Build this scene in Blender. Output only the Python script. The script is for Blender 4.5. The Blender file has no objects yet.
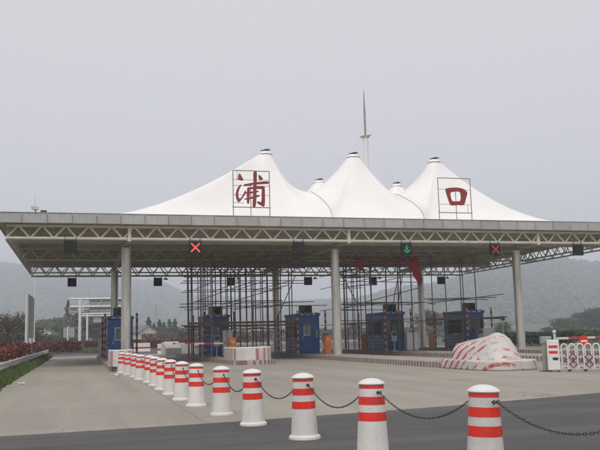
import bpy, bmesh, math, random
from mathutils import Vector, Matrix
from mathutils import noise as mnoise
random.seed(7)
sc = bpy.context.scene
C = sc.collection
pi = math.pi

# ------------------------------------------------------------------ camera
H = 1.35
PSI, PIT, ROL, FPX = 0.27545, 0.14003, -0.024795, 786.65
fw = Vector((math.sin(PSI)*math.cos(PIT), math.cos(PSI)*math.cos(PIT), math.sin(PIT)))
rt = Vector((math.cos(PSI), -math.sin(PSI), 0)); up = rt.cross(fw)
CR = math.cos(ROL)*rt + math.sin(ROL)*up
CU = -math.sin(ROL)*rt + math.cos(ROL)*up
cd = bpy.data.cameras.new('camera'); cam = bpy.data.objects.new('camera', cd); C.objects.link(cam)
m = Matrix.Identity(4)
for i in range(3):
    m[i][0] = CR[i]; m[i][1] = CU[i]; m[i][2] = -fw[i]
m[2][3] = H
cam.matrix_world = m
cd.sensor_width = 36; cd.lens = FPX/600*36; cd.clip_start = 0.05; cd.clip_end = 6000
sc.camera = cam

def at(u, v, Y):                       # point on the vertical plane at distance Y along the road
    d = fw + CR*((u-300)/FPX) + CU*((225-v)/FPX)
    return Vector((0, 0, H)) + d*(Y/d.y)

# ------------------------------------------------------------------ sky, sun, exposure
SUN_EL, SUN_AZ = math.radians(52), math.radians(205)     # azimuth clockwise from +Y
w = bpy.data.worlds.new('World'); sc.world = w; w.use_nodes = True
nt = w.node_tree; nt.nodes.clear()
o = nt.nodes.new('ShaderNodeOutputWorld'); bg = nt.nodes.new('ShaderNodeBackground')
sk = nt.nodes.new('ShaderNodeTexSky'); sk.sky_type = 'NISHITA'; sk.sun_disc = False
sk.sun_elevation = SUN_EL; sk.sun_rotation = SUN_AZ; sk.air_density = 1.0; sk.dust_density = 4.0; sk.ozone_density = 1.0
hs = nt.nodes.new('ShaderNodeHueSaturation'); hs.inputs['Saturation'].default_value = 0.22
mx = nt.nodes.new('ShaderNodeMixRGB'); mx.inputs[0].default_value = 0.85; mx.inputs[2].default_value = (7.15, 6.95, 7.4, 1)
nt.links.new(sk.outputs[0], hs.inputs['Color']); nt.links.new(hs.outputs[0], mx.inputs[1])
nt.links.new(mx.outputs[0], bg.inputs[0]); bg.inputs[1].default_value = 0.1
nt.links.new(bg.outputs[0], o.inputs[0])
sd = bpy.data.lights.new('sun', 'SUN'); sd.energy = 1.5; sd.angle = math.radians(24); sd.color = (1, .93, .82)
so = bpy.data.objects.new('sun', sd); C.objects.link(so)
dv = Vector((math.sin(SUN_AZ)*math.cos(SUN_EL), math.cos(SUN_AZ)*math.cos(SUN_EL), math.sin(SUN_EL)))
so.rotation_euler = dv.to_track_quat('Z', 'Y').to_euler(); so.location = (0, -20, 60)
vs = sc.view_settings
vs.view_transform = 'Standard'; vs.look = 'None'; vs.gamma = 1; vs.exposure = 0.2
vs.use_curve_mapping = False
sc.cycles.volume_bounces = 4

# ------------------------------------------------------------------ helpers
class MB:
    def __init__(s): s.v = []; s.f = []
    def add(s, vs_, fs_):
        n = len(s.v); s.v += [tuple(p) for p in vs_]; s.f += [tuple(i+n for i in f) for f in fs_]; return s
    def box(s, x0, x1, y0, y1, z0, z1):
        return s.add([(x0,y0,z0),(x1,y0,z0),(x1,y1,z0),(x0,y1,z0),(x0,y0,z1),(x1,y0,z1),(x1,y1,z1),(x0,y1,z1)],
                     [(0,3,2,1),(4,5,6,7),(0,1,5,4),(1,2,6,5),(2,3,7,6),(3,0,4,7)])
    def tube(s, a, b, r, n=8, r2=None, cap=True):
        a = Vector(a); b = Vector(b); r2 = r if r2 is None else r2
        d = (b-a).normalized(); q = Vector((0,0,1)) if abs(d.z) < .95 else Vector((1,0,0))
        u = d.cross(q).normalized(); w_ = d.cross(u)
        vv = []
        for P, R in ((a, r), (b, r2)):
            for k in range(n):
                t = 2*pi*k/n; vv.append(P + (u*math.cos(t)+w_*math.sin(t))*R)
        ff = [(k, (k+1) % n, n+(k+1) % n, n+k) for k in range(n)]
        if cap: ff += [tuple(range(n-1, -1, -1)), tuple(range(n, 2*n))]
        return s.add(vv, ff)
    def path(s, pts, r, n=6):
        for a, b in zip(pts, pts[1:]): s.tube(a, b, r, n)
        return s
    def sweep(s, pts, r, n=8):
        pts = [Vector(p) for p in pts]; vv = []; ff = []; prev = None
        for i, p in enumerate(pts):
            d = (pts[min(i+1, len(pts)-1)]-pts[max(i-1, 0)]).normalized()
            if prev is None:
                q = Vector((0,0,1)) if abs(d.z) < .9 else Vector((1,0,0)); u = d.cross(q).normalized()
            else:
                u = (prev - d*prev.dot(d)).normalized()
            prev = u; w_ = d.cross(u); R = r[i] if isinstance(r, (list, tuple)) else r
            for k in range(n):
                t = 2*pi*k/n; vv.append(p+(u*math.cos(t)+w_*math.sin(t))*R)
        for i in range(len(pts)-1):
            for k in range(n):
                ff.append((i*n+k, i*n+(k+1) % n, (i+1)*n+(k+1) % n, (i+1)*n+k))
        L = (len(pts)-1)*n
        ff += [tuple(range(n-1, -1, -1)), tuple(range(L, L+n))]
        return s.add(vv, ff)
    def lathe(s, prof, n=28, c=(0,0,0)):
        vv = []; ff = []
        for r, z in prof:
            for k in range(n):
                t = 2*pi*k/n; vv.append((c[0]+r*math.cos(t), c[1]+r*math.sin(t), c[2]+z))
        for i in range(len(prof)-1):
            for k in range(n):
                ff.append((i*n+k, i*n+(k+1) % n, (i+1)*n+(k+1) % n, (i+1)*n+k))
        L = (len(prof)-1)*n
        ff += [tuple(range(n-1, -1, -1)), tuple(range(L, L+n))]
        return s.add(vv, ff)
    def prism(s, poly, axis, a0, a1):
        # poly: list of 2D points, extruded along axis ('x','y','z')
        def mk(p, a):
            return {'x': (a, p[0], p[1]), 'y': (p[0], a, p[1]), 'z': (p[0], p[1], a)}[axis]
        n = len(poly)
        return s.add([mk(p, a0) for p in poly]+[mk(p, a1) for p in poly],
                     [tuple(range(n-1, -1, -1)), tuple(range(n, 2*n))]+[(k, (k+1) % n, n+(k+1) % n, n+k) for k in range(n)])
    def shift(s, d): s.v = [(p[0]+d[0], p[1]+d[1], p[2]+d[2]) for p in s.v]; return s
    def build(s, name, mat, parent=None, smooth=None, world=True, bevel=0):
        me = bpy.data.meshes.new(name)
        off = Vector((0,0,0))
        if parent is not None and world: off = wloc(parent)
        me.from_pydata([(p[0]-off.x, p[1]-off.y, p[2]-off.z) for p in s.v], [], s.f)
        bm = bmesh.new(); bm.from_mesh(me)
        bmesh.ops.recalc_face_normals(bm, faces=bm.faces)
        if bevel:
            bmesh.ops.remove_doubles(bm, verts=bm.verts, dist=1e-5)
            bmesh.ops.bevel(bm, geom=[e for e in bm.edges if len(e.link_faces) == 2 and e.calc_face_angle(0) > .6], offset=bevel, segments=2, affect='EDGES', profile=.5)
        bm.to_mesh(me); bm.free()
        if smooth:
            me.polygons.foreach_set('use_smooth', [True]*len(me.polygons)); me.set_sharp_from_angle(angle=math.radians(smooth))
        me.materials.append(mat)
        return link(name, me, parent)
def wloc(o):
    L = Vector((0,0,0))
    while o is not None: L = L + o.location; o = o.parent
    return L
def link(name, me, parent=None):
    o = bpy.data.objects.new(name, me); C.objects.link(o)
    if parent is not None: o.parent = parent
    return o
def tag(o, label, cat, group=None):
    o['label'] = label; o['category'] = cat
    if group: o['group'] = group
    return o
def thing(name, label, cat, loc=(0,0,0), group=None):
    o = bpy.data.objects.new(name, None); C.objects.link(o); o.location = loc; o.empty_display_size = .2
    return tag(o, label, cat, group)
def struct(o): o['kind'] = 'structure'; return o
def copy_tree(src, parent=None):
    c = src.copy(); C.objects.link(c); c.parent = parent
    for ch in src.children: copy_tree(ch, c)
    return c

# ------------------------------------------------------------------ materials
def nodes(name):
    mt = bpy.data.materials.new(name); mt.use_nodes = True
    return mt, mt.node_tree, mt.node_tree.nodes['Principled BSDF']
def noise(n, vec, scale, detail=4, rough=.55):
    t = n.nodes.new('ShaderNodeTexNoise'); t.inputs['Scale'].default_value = scale; t.inputs['Detail'].default_value = detail; t.inputs['Roughness'].default_value = rough
    n.links.new(vec, t.inputs['Vector']); return t.outputs['Fac']
def ramp(n, fac, stops):
    r = n.nodes.new('ShaderNodeValToRGB'); e = r.color_ramp.elements
    while len(e) < len(stops): e.new(.5)
    for k, (p, c) in enumerate(stops):
        e[k].position = p; e[k].color = (c, c, c, 1) if isinstance(c, (int, float)) else (*c, 1)
    n.links.new(fac, r.inputs[0]); return r.outputs[0]
def mixc(n, fac, a, b, mode='MIX'):
    x = n.nodes.new('ShaderNodeMixRGB'); x.blend_type = mode
    for i, q in ((0, fac), (1, a), (2, b)):
        if isinstance(q, (int, float)): x.inputs[i].default_value = q if i == 0 else (q, q, q, 1)
        elif isinstance(q, tuple): x.inputs[i].default_value = (*q, 1)
        else: n.links.new(q, x.inputs[i])
    return x.outputs[0]
def math_(n, op, a, b=0.0):
    x = n.nodes.new('ShaderNodeMath'); x.operation = op
    for i, q in ((0, a), (1, b)):
        if isinstance(q, (int, float)): x.inputs[i].default_value = q
        else: n.links.new(q, x.inputs[i])
    return x.outputs[0]
def coord(n, kind='Object'):
    if kind == 'Position': return n.nodes.new('ShaderNodeNewGeometry').outputs['Position']
    return n.nodes.new('ShaderNodeTexCoord').outputs[kind]
def mapping(n, vec, scale=(1,1,1), rot=(0,0,0)):
    q = n.nodes.new('ShaderNodeMapping'); q.inputs['Scale'].default_value = scale; q.inputs['Rotation'].default_value = rot
    n.links.new(vec, q.inputs['Vector']); return q.outputs[0]
def sepxyz(n, vec):
    q = n.nodes.new('ShaderNodeSeparateXYZ'); n.links.new(vec, q.inputs[0]); return q.outputs
def bump(n, p, h, strength=.3, dist=.02):
    b = n.nodes.new('ShaderNodeBump'); b.inputs['Strength'].default_value = strength; b.inputs['Distance'].default_value = dist
    n.links.new(h, b.inputs['Height']); n.links.new(b.outputs[0], p.inputs['Normal'])
def sc3(c, k): return tuple(min(1, x*k) for x in c)
def M(name, col, rough=.6, metal=0.0, var=.18, scale=3.0, bmp=0.0, bscale=40, pos=False, dirt=None, stretch=(1,1,1), objvar=0.0):
    mt, n, p = nodes(name)
    v = mapping(n, coord(n, 'Position' if pos else 'Object'), stretch)
    f = noise(n, v, scale, 6)
    c = ramp(n, f, [(.3, sc3(col, 1-var)), (.7, sc3(col, 1+var))])
    if dirt:
        c = mixc(n, ramp(n, noise(n, v, scale*.6+.7, 8, .7), [(.48, 0.0), (.72, .75)]), c, dirt)
    if objvar:
        oi = n.nodes.new('ShaderNodeObjectInfo')
        k = n.nodes.new('ShaderNodeMapRange'); n.links.new(oi.outputs['Random'], k.inputs[0])
        k.inputs[3].default_value = 1-objvar; k.inputs[4].default_value = 1+objvar
        c = mixc(n, 1.0, c, k.outputs[0], 'MULTIPLY')
    n.links.new(c, p.inputs['Base Color'])
    p.inputs['Roughness'].default_value = rough; p.inputs['Metallic'].default_value = metal
    if bmp: bump(n, p, noise(n, coord(n, 'Position' if pos else 'Object'), bscale, 4), bmp)
    return mt
def emis(name, col, st):
    mt, n, p = nodes(name); p.inputs['Base Color'].default_value = (*col, 1)
    p.inputs['Emission Color'].default_value = (*col, 1); p.inputs['Emission Strength'].default_value = st
    return mt

MT = {}
def worn_white():
    mt, n, p = nodes('weathered_white_paint')
    v = coord(n, 'Position')
    c = ramp(n, noise(n, v, 4, 6), [(.3, (.64,.63,.60)), (.7, (.72,.71,.68))])
    c = mixc(n, ramp(n, noise(n, mapping(n, v, (9, 9, 1.6)), 1.0, 8, .7), [(.50, 0.0), (.78, .6)]), c, (.46,.43,.38))     # rain streaks
    c = mixc(n, ramp(n, noise(n, v, 14, 8, .75), [(.62, 0.0), (.70, .8)]), c, (.36,.33,.29))                                  # chips and splashes
    n.links.new(c, p.inputs['Base Color']); p.inputs['Roughness'].default_value = .6
    oi = n.nodes.new('ShaderNodeObjectInfo'); k = n.nodes.new('ShaderNodeMapRange'); n.links.new(oi.outputs['Random'], k.inputs[0]); k.inputs[3].default_value = .9; k.inputs[4].default_value = 1.06
    n.links.new(mixc(n, 1.0, c, k.outputs[0], 'MULTIPLY'), p.inputs['Base Color'])
    bump(n, p, noise(n, v, 35, 4), .25); return mt
MT['paint_white'] = worn_white()
MT['cap_white'] = M('white_cap_paint', (.72,.72,.72), .45, var=.05, scale=6, bmp=.15)
MT['band_red'] = M('red_reflective_sheet', (.74,.03,.018), .28, var=.16, scale=7, pos=True, dirt=(.50,.05,.035))
MT['chain'] = M('dull_steel_chain', (.05,.046,.045), .55, .5, var=.35, scale=20)
MT['fascia'] = M('grey_aluminium_fascia', (.43,.43,.43), .5, .2, var=.12, scale=1.4, dirt=(.27,.27,.265), stretch=(3,3,.6), objvar=.10)
MT['truss'] = M('cream_painted_steel', (.60,.58,.50), .5, var=.10, scale=2, dirt=(.44,.41,.33))
MT['soffit'] = M('beige_soffit_sheet', (.66,.59,.43), .65, var=.10, scale=.8, dirt=(.50,.43,.30))
MT['beam'] = M('beige_painted_beam', (.44,.42,.36), .55, var=.12, scale=1.5, dirt=(.32,.29,.23))
MT['column'] = M('galvanised_column_steel', (.58,.56,.50), .30, .6, var=.13, scale=1.5, dirt=(.33,.30,.25), stretch=(2,2,.35))
MT['deck'] = M('roof_deck_sheet', (.35,.35,.34), .7)
MT['cable'] = M('tan_valley_cable', (.44,.38,.29), .6)
MT['dark_metal'] = M('dark_painted_metal', (.035,.036,.038), .5, var=.3)
MT['black_box'] = M('black_signal_housing', (.010,.011,.011), .85, var=.3)
MT['grey_metal'] = M('grey_painted_metal', (.30,.31,.31), .5, var=.12)
MT['light_metal'] = M('pale_galvanised_metal', (.55,.55,.54), .45, .3, var=.12)
MT['white_steel'] = M('white_enamelled_steel', (.70,.71,.71), .4, var=.06)
MT['sign_red'] = M('faded_red_letter_paint', (.27,.035,.035), .55, var=.2, scale=2)
MT['frame'] = M('thin_grey_frame_tube', (.34,.33,.29), .5, .3)
MT['blue'] = M('blue_booth_panel', (.016,.095,.34), .38, var=.14, scale=1.2, dirt=(.03,.075,.17))
MT['glass'] = M('dark_window_glass', (.03,.04,.045), .08, var=.2)
MT['pale_glass'] = M('pale_reflecting_window', (.16,.19,.19), .15, var=.3)
MT['orange'] = M('orange_cabinet_paint', (.72,.19,.02), .42, var=.08)
MT['scaffold'] = M('rusty_scaffold_tube', (.13,.088,.066), .75, .1, var=.45, scale=3)
MT['plank'] = M('dirty_scaffold_board', (.13,.095,.07), .8, var=.3, scale=3)
MT['banner'] = M('faded_red_cloth', (.33,.025,.03), .8, var=.25, scale=2)
MT['bark'] = M('grey_brown_bark', (.09,.07,.055), .9, var=.3, scale=8)
MT['purple'] = M('purple_lattice_paint', (.17,.05,.13), .5)

def leafmat(name, a, b):
    mt, n, p = nodes(name)
    f = noise(n, coord(n, 'Position'), 1.3, 3)
    oi = n.nodes.new('ShaderNodeTexWhiteNoise'); n.links.new(n.nodes.new('ShaderNodeNewGeometry').outputs['Random Per Island'], oi.inputs['Vector'])
    c = ramp(n, f, [(.35, a), (.65, b)])
    g = n.nodes.new('ShaderNodeNewGeometry')
    k = n.nodes.new('ShaderNodeMapRange'); n.links.new(g.outputs['Random Per Island'], k.inputs[0]); k.inputs[3].default_value = .6; k.inputs[4].default_value = 1.4
    c = mixc(n, 1.0, c, k.outputs[0], 'MULTIPLY')
    n.links.new(c, p.inputs['Base Color']); p.inputs['Roughness'].default_value = .7
    return mt
MT['leaf_dark'] = leafmat('dark_conifer_leaf', (.022,.045,.028), (.04,.07,.04))
MT['leaf_mid'] = leafmat('mid_green_leaf', (.045,.085,.025), (.08,.125,.04))
MT['leaf_pale'] = leafmat('pale_spring_leaf', (.07,.11,.035), (.12,.16,.06))
MT['leaf_brown'] = leafmat('brownish_twig_leaf', (.09,.075,.055), (.14,.11,.085))
MT['leaf_red'] = leafmat('red_shrub_leaf', (.13,.032,.027), (.21,.058,.046))
MT['grass_leaf'] = leafmat('verge_grass_blade', (.06,.105,.02), (.13,.17,.04))
MT['forest'] = leafmat('far_forest_leaf', (.025,.045,.03), (.05,.075,.045))

def concrete_mat():
    mt, n, p = nodes('worn_concrete_slab')
    v = coord(n, 'Position')
    c = ramp(n, noise(n, mapping(n, v, (1, .22, 1)), .5, 6, .6), [(.3, (.335,.315,.272)), (.7, (.405,.383,.335))])
    gr = noise(n, v, 9, 8, .8)
    c = mixc(n, .55, c, ramp(n, gr, [(.25, (.36,.35,.34)), (.75, (.64,.65,.66))]), 'OVERLAY')
    st = noise(n, mapping(n, v, (1.6, .06, 1)), 1.0, 5, .6)           # long tyre-worn streaks along the lanes
    c = mixc(n, ramp(n, st, [(.42, 0.0), (.75, .35)]), c, (.20,.185,.16))
    fine = noise(n, v, 55, 3, .7)
    c = mixc(n, .35, c, ramp(n, fine, [(.3, (.2,.18,.155)), (.75, (.45,.42,.37))]), 'OVERLAY')
    sp = noise(n, v, 3.2, 8, .75)
    c = mixc(n, ramp(n, sp, [(.60, 0.0), (.80, .6)]), c, (.17,.155,.135))
    oil = noise(n, mapping(n, v, (1.0, .45, 1)), 1.1, 3, .5)
    c = mixc(n, ramp(n, oil, [(.66, 0.0), (.74, .45)]), c, (.16,.148,.13))
    vo = n.nodes.new('ShaderNodeTexVoronoi'); vo.feature = 'DISTANCE_TO_EDGE'; vo.inputs['Scale'].default_value = .22
    wv = n.nodes.new('ShaderNodeVectorMath'); wv.operation = 'ADD'; nz = n.nodes.new('ShaderNodeTexNoise'); nz.inputs['Scale'].default_value = 1.5; nz.inputs['Detail'].default_value = 6
    n.links.new(v, nz.inputs['Vector']); n.links.new(v, wv.inputs[0]); n.links.new(nz.outputs['Color'], wv.inputs[1]); n.links.new(wv.outputs[0], vo.inputs['Vector'])
    ck = ramp(n, vo.outputs['Distance'], [(.0, .8), (.0028, .0)])
    ck = math_(n, 'MULTIPLY', ck, ramp(n, noise(n, v, .3, 2), [(.5, 0.0), (.6, 1.0)]))
    c = mixc(n, ck, c, (.11,.10,.085))
    oi = n.nodes.new('ShaderNodeObjectInfo'); k = n.nodes.new('ShaderNodeMapRange'); n.links.new(oi.outputs['Random'], k.inputs[0])
    k.inputs[3].default_value = .94; k.inputs[4].default_value = 1.06
    c = mixc(n, 1.0, c, k.outputs[0], 'MULTIPLY')
    n.links.new(c, p.inputs['Base Color']); p.inputs['Roughness'].default_value = .8
    bump(n, p, fine, .25, .01); return mt
def asphalt_mat():
    mt, n, p = nodes('fine_asphalt')
    v = coord(n, 'Position')
    c = ramp(n, noise(n, v, .8, 6, .65), [(.3, (.068,.066,.066)), (.7, (.095,.092,.092))])
    g = noise(n, v, 70, 4, .85)
    c = mixc(n, .9, c, ramp(n, g, [(.3, (.25,.25,.25)), (.7, (.72,.72,.72))]), 'OVERLAY')
    st = noise(n, mapping(n, v, (.10, 1.4, 1), (0,0,.1)), 1.0, 5, .6)
    c = mixc(n, ramp(n, st, [(.48, 0.0), (.75, .6)]), c, (.15,.142,.133))
    c = mixc(n, ramp(n, noise(n, v, .45, 7, .7), [(.55, 0.0), (.68, .45)]), c, (.055,.053,.053))
    n.links.new(c, p.inputs['Base Color']); p.inputs['Roughness'].default_value = .82
    bump(n, p, g, .6, .008); return mt
def ground_mat():
    mt, n, p = nodes('rough_grass_ground')
    v = coord(n, 'Position')
    c = ramp(n, noise(n, v, .15, 8, .7), [(.3, (.055,.07,.03)), (.55, (.075,.095,.04)), (.75, (.13,.11,.075))])
    n.links.new(c, p.inputs['Base Color']); p.inputs['Roughness'].default_value = .9; return mt
def kerb_mat():
    mt, n, p = nodes('red_striped_kerb_paint')
    v = coord(n, 'Position'); s = sepxyz(n, v)
    a = math_(n, 'ADD', s[1], math_(n, 'MULTIPLY', s[0], 1.0))
    f = math_(n, 'FRACT', math_(n, 'MULTIPLY', a, 3.4))
    k = ramp(n, f, [(.0, 1.0), (.44, 1.0), (.5, 0.0), (.94, 0.0), (1.0, 1.0)])
    wear = ramp(n, noise(n, v, 3.0, 6, .7), [(.3, 1.0), (.72, .45)])
    k = math_(n, 'MULTIPLY', k, wear)
    base = ramp(n, noise(n, v, 2, 6), [(.3, (.34,.31,.285)), (.7, (.46,.43,.40))])
    c = mixc(n, k, base, (.20,.075,.08))
    n.links.new(c, p.inputs['Base Color']); p.inputs['Roughness'].default_value = .75
    bump(n, p, noise(n, v, 30), .2); return mt
def wrap_mat(name, slope, per, strong0, strong1, red=(.42,.03,.03)):
    # white sheeting printed with slanting, partly worn red stripes; stripes stronger towards the far end
    mt, n, p = nodes(name)
    v = coord(n, 'Position'); s = sepxyz(n, v)
    a = math_(n, 'ADD', math_(n, 'ADD', s[1], math_(n, 'MULTIPLY', s[0], .6)), math_(n, 'MULTIPLY', s[2], slope))
    f = math_(n, 'FRACT', math_(n, 'MULTIPLY', a, 1/per))
    k = ramp(n, f, [(.0, 0.0), (.52, 0.0), (.57, 1.0), (.86, 1.0), (.91, 0.0)])
    wn = noise(n, mapping(n, v, (1.2, 1.2, 1.2)), 2.6, 4, .6)
    md = n.nodes.new('ShaderNodeMapRange'); n.links.new(s[1], md.inputs[0])
    md.inputs[1].default_value = strong0; md.inputs[2].default_value = strong1; md.inputs[3].default_value = 0.0; md.inputs[4].default_value = .24
    wn = math_(n, 'ADD', wn, md.outputs[0])
    k = math_(n, 'MULTIPLY', k, ramp(n, wn, [(.49, 0.0), (.60, .88)]))
    base = ramp(n, noise(n, v, 1.6, 6), [(.3, (.50,.48,.46)), (.7, (.66,.64,.62))])
    c = mixc(n, k, base, red)
    n.links.new(c, p.inputs['Base Color']); p.inputs['Roughness'].default_value = .55
    bump(n, p, noise(n, v, 5, 5), .5, .05); return mt
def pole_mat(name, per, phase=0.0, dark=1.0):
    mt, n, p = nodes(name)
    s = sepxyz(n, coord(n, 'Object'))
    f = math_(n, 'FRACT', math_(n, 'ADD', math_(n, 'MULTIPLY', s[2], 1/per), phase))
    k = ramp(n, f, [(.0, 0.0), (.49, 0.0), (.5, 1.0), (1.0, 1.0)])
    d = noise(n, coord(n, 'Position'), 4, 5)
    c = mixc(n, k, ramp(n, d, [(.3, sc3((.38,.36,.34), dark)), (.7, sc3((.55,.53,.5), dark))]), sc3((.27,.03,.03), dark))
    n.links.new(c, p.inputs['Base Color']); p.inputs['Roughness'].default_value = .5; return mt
def armmat():
    mt, n, p = nodes('red_white_barrier_arm_paint')
    s = sepxyz(n, coord(n, 'Object'))
    f = math_(n, 'FRACT', math_(n, 'MULTIPLY', s[0], 1/1.1))
    k = ramp(n, f, [(.0, 0.0), (.49, 0.0), (.5, 1.0), (1.0, 1.0)])
    n.links.new(mixc(n, k, (.62,.60,.57), (.42,.06,.05)), p.inputs['Base Color']); p.inputs['Roughness'].default_value = .5; return mt
def membrane_mat():
    mt, n, p = nodes('white_tensile_membrane')
    v = coord(n, 'Position')
    c = ramp(n, noise(n, v, .5, 5), [(.3, (.84,.835,.82)), (.7, (.90,.895,.885))])
    c = mixc(n, ramp(n, noise(n, mapping(n, v, (1.5,1.5,.35)), .9, 7, .7), [(.58, 0.0), (.85, .3)]), c, (.62,.60,.55))
    n.links.new(c, p.inputs['Base Color']); p.inputs['Roughness'].default_value = .5
    return mt
MT['concrete'] = concrete_mat(); MT['asphalt'] = asphalt_mat(); MT['ground'] = ground_mat(); MT['kerb'] = kerb_mat()
MT['island_top'] = M('island_concrete', (.36,.34,.30), .8, var=.12, scale=1.2, pos=True, bmp=.2, dirt=(.22,.2,.17))
MT['wrap'] = wrap_mat('striped_wrapping_sheet', 1.15, .46, 25.5, 27.3)
MT['nosewrap'] = wrap_mat('faded_vertical_striped_sheet', 0.0, .34, 33.5, 38.5, (.40,.13,.12))
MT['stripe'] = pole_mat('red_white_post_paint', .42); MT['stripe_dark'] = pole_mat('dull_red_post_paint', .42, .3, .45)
MT['arm'] = armmat(); MT['membrane'] = membrane_mat()
MT['joint'] = M('dark_slab_joint', (.13,.12,.10), .9, pos=True)
MT['led_red'] = emis('red_led', (1,.06,.05), 1.6); MT['led_dimred'] = emis('dim_red_led', (.45,.03,.035), .25)
MT['led_green'] = emis('green_led', (.03,.45,.2), .22); MT['led_off'] = M('unlit_led', (.03,.034,.036), .4)
MT['house_wall'] = M('pale_house_wall', (.52,.50,.46), .8, var=.1); MT['house_roof'] = M('grey_tile_roof', (.16,.15,.15), .8, var=.2, scale=2)
MT['sign_back'] = M('ribbed_sign_back', (.36,.35,.345), .55, var=.1)
MT['sign_green'] = M('weathered_green_sign_sheet', (.34,.43,.38), .5, var=.1)
MT['verge'] = M('verge_soil', (.07,.075,.035), .95, pos=True, var=.4, scale=5)

# ------------------------------------------------------------------ ground, slabs, roads
def sheet(name, poly, z, mat, th=None):
    b = MB()
    if th: b.prism(poly, 'z', z-th, z)
    else: b.add([(x, y, z) for x, y in poly], [tuple(range(len(poly)))])
    return b.build(name, mat)
g = MB(); N = 24; S = 2600
g.add([(-S+2*S*i/N, -900+3200*j/N, -.07) for j in range(N+1) for i in range(N+1)],
      [(j*(N+1)+i, j*(N+1)+i+1, (j+1)*(N+1)+i+1, (j+1)*(N+1)+i) for j in range(N) for i in range(N)])
struct(g.build('ground', MT['ground']))
ap = struct(sheet('concrete_apron', [(-2.25,9),(36,9),(36,76.2),(-2.25,76.2)], -.012, MT['joint']))
sw, sl = 4.25, 4.2
slab = MB().box(-sw/2+.006, sw/2-.006, -sl/2+.006, sl/2-.006, -.05, 0)
sm = None
for i in range(9):
    for j in range(16):
        x, y = -2.25+sw*(i+.5), 9+sl*(j+.5)
        if math.hypot(x, y) > 85: continue
        if sm is None:
            s_ = slab.build('slab', MT['concrete'], ap, bevel=.004, world=False); sm = s_.data
        else: s_ = link('slab', sm, ap)
        s_.location = (x, y, 0)
        s_.rotation_euler = (random.gauss(0, .0002), random.gauss(0, .0002), 0)
ed = [(60,19.2),(26,17.1),(10.63,14.64),(6.91,13.6),(4.36,13.15),(2.91,12.9),(.93,12.68),(-1.08,12.55),(-8,12.4),(-30,12.0)]
ev = []
for (xa, ya), (xb, yb) in zip(ed, ed[1:]):
    m_ = max(2, int((xa-xb)/.12))
    for k in range(m_):
        x = xa+(xb-xa)*k/m_; y = ya+(yb-ya)*k/m_; ev.append((x, y+.025*mnoise.noise((x*5, 0, 0))+.03*mnoise.noise((x*.9, 5, 0))))
struct(sheet('asphalt_road', [(-30,-40),(60,-40)]+ev+[(-30,12.0)], .006, MT['asphalt']))
struct(sheet('far_road', [(-2.25,76.2),(36,76.2),(36,420),(3.6,420),(3.6,170),(-2.2,128)], -.02, MT['asphalt']))
struct(sheet('verge', [(-3.6,12.4),(-2.25,12.4),(-2.25,128),(-3.6,128)], -.03, MT['verge']))

# grass along the left verge and on the patch beyond the lane
def blades(name, n, fx, mat, h0, h1, label):
    b = MB()
    for _ in range(n):
        x, y, z, k = fx(); h = random.uniform(h0, h1)*k; a = random.uniform(0, 2*pi); wd = random.uniform(.006, .016)*(1+k)
        dx, dy = math.cos(a)*wd, math.sin(a)*wd; lx, ly = random.gauss(0, .28)*h, random.gauss(0, .28)*h
        b.add([(x-dx, y-dy, z), (x+dx, y+dy, z), (x+lx, y+ly, z+h)], [(0, 1, 2)])
    o = b.build(name, mat); o['kind'] = 'stuff'; o['label'] = label; o['category'] = 'grass'; return o
def verge_pt():
    y = 13+63*random.random()**1.6; x = -2.2-random.random()**1.2*.75
    k = mnoise.noise((x*1.2, y*.9, 4)); x += .16*max(0, mnoise.noise((0, y*.8, 2)))
    return x, y, -.03, (.7+.7*min(1, (-2.2-x)/.3))*(1+.9*k)
blades('verge_grass', 26000, verge_pt, MT['grass_leaf'], .12, .34, 'green weedy grass along the left edge of the concrete lane')
blades('roadside_grass', 9000, lambda: (random.uniform(.6, 3.4), random.uniform(92, 122), -.02, 1), MT['grass_leaf'], .25, .5, 'green grass patch where the left lane ends')

# ------------------------------------------------------------------ hills and far forest
def ridge_d(u):      # the left range stands farther off than the right one
    t = min(1, max(0, (u-230)/200)); return 2300-900*t*t*(3-2*t)
def ridge_h(u):      # skyline row of the photo read at column u, turned to height at 700 m
    pts = [(-260, 262), (-120, 262), (0, 268), (60, 274), (150, 285), (200, 299), (280, 305), (340, 303), (420, 290), (500, 271), (555, 264), (600, 268), (720, 280), (860, 292)]
    for (a, b), (c_, d) in zip(pts, pts[1:]):
        if a <= u <= c_:
            t = (u-a)/(c_-a); t = t*t*(3-2*t); return at(u, b+(d-b)*t, ridge_d(u))
    return at(u, 280, ridge_d(u))
hb = MB(); NU, NV = 150, 16; grid = []
for i in range(NU+1):
    u = -240+1080*i/NU; r = ridge_h(u)
    for j in range(NV+1):
        t = j/NV; d = .4+.98*t                     # from the foot over the crest to the back
        prof = math.sin(min(1, t/.61)*pi/2)**1.5 if t < .61 else 1-.45*((t-.61)/.39)
        x, y = r.x*d, r.y*d
        z = -2 + (r.z+2)*prof + mnoise.noise((x*.008, y*.008, 0))*8*math.sin(min(1, t/.5)*pi/2)*min(1, (1-abs(t-.61))*.8)
        hb.v.append((x, y, z)); grid.append((x, y, z, t))
for i in range(NU):
    for j in range(NV):
        a = i*(NV+1)+j; hb.f.append((a, a+NV+1, a+NV+2, a+1))
struct(hb.build('hill', M('wooded_hill_ground', (.04,.055,.035), .95, pos=True, scale=.02, var=.4), smooth=60))
fb = MB()
ico = bmesh.new(); bmesh.ops.create_icosphere(ico, subdivisions=1, radius=1)
iv = [v.co.copy() for v in ico.verts]; ifc = [tuple(v.index for v in f.verts) for f in ico.faces]; ico.free()
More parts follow.
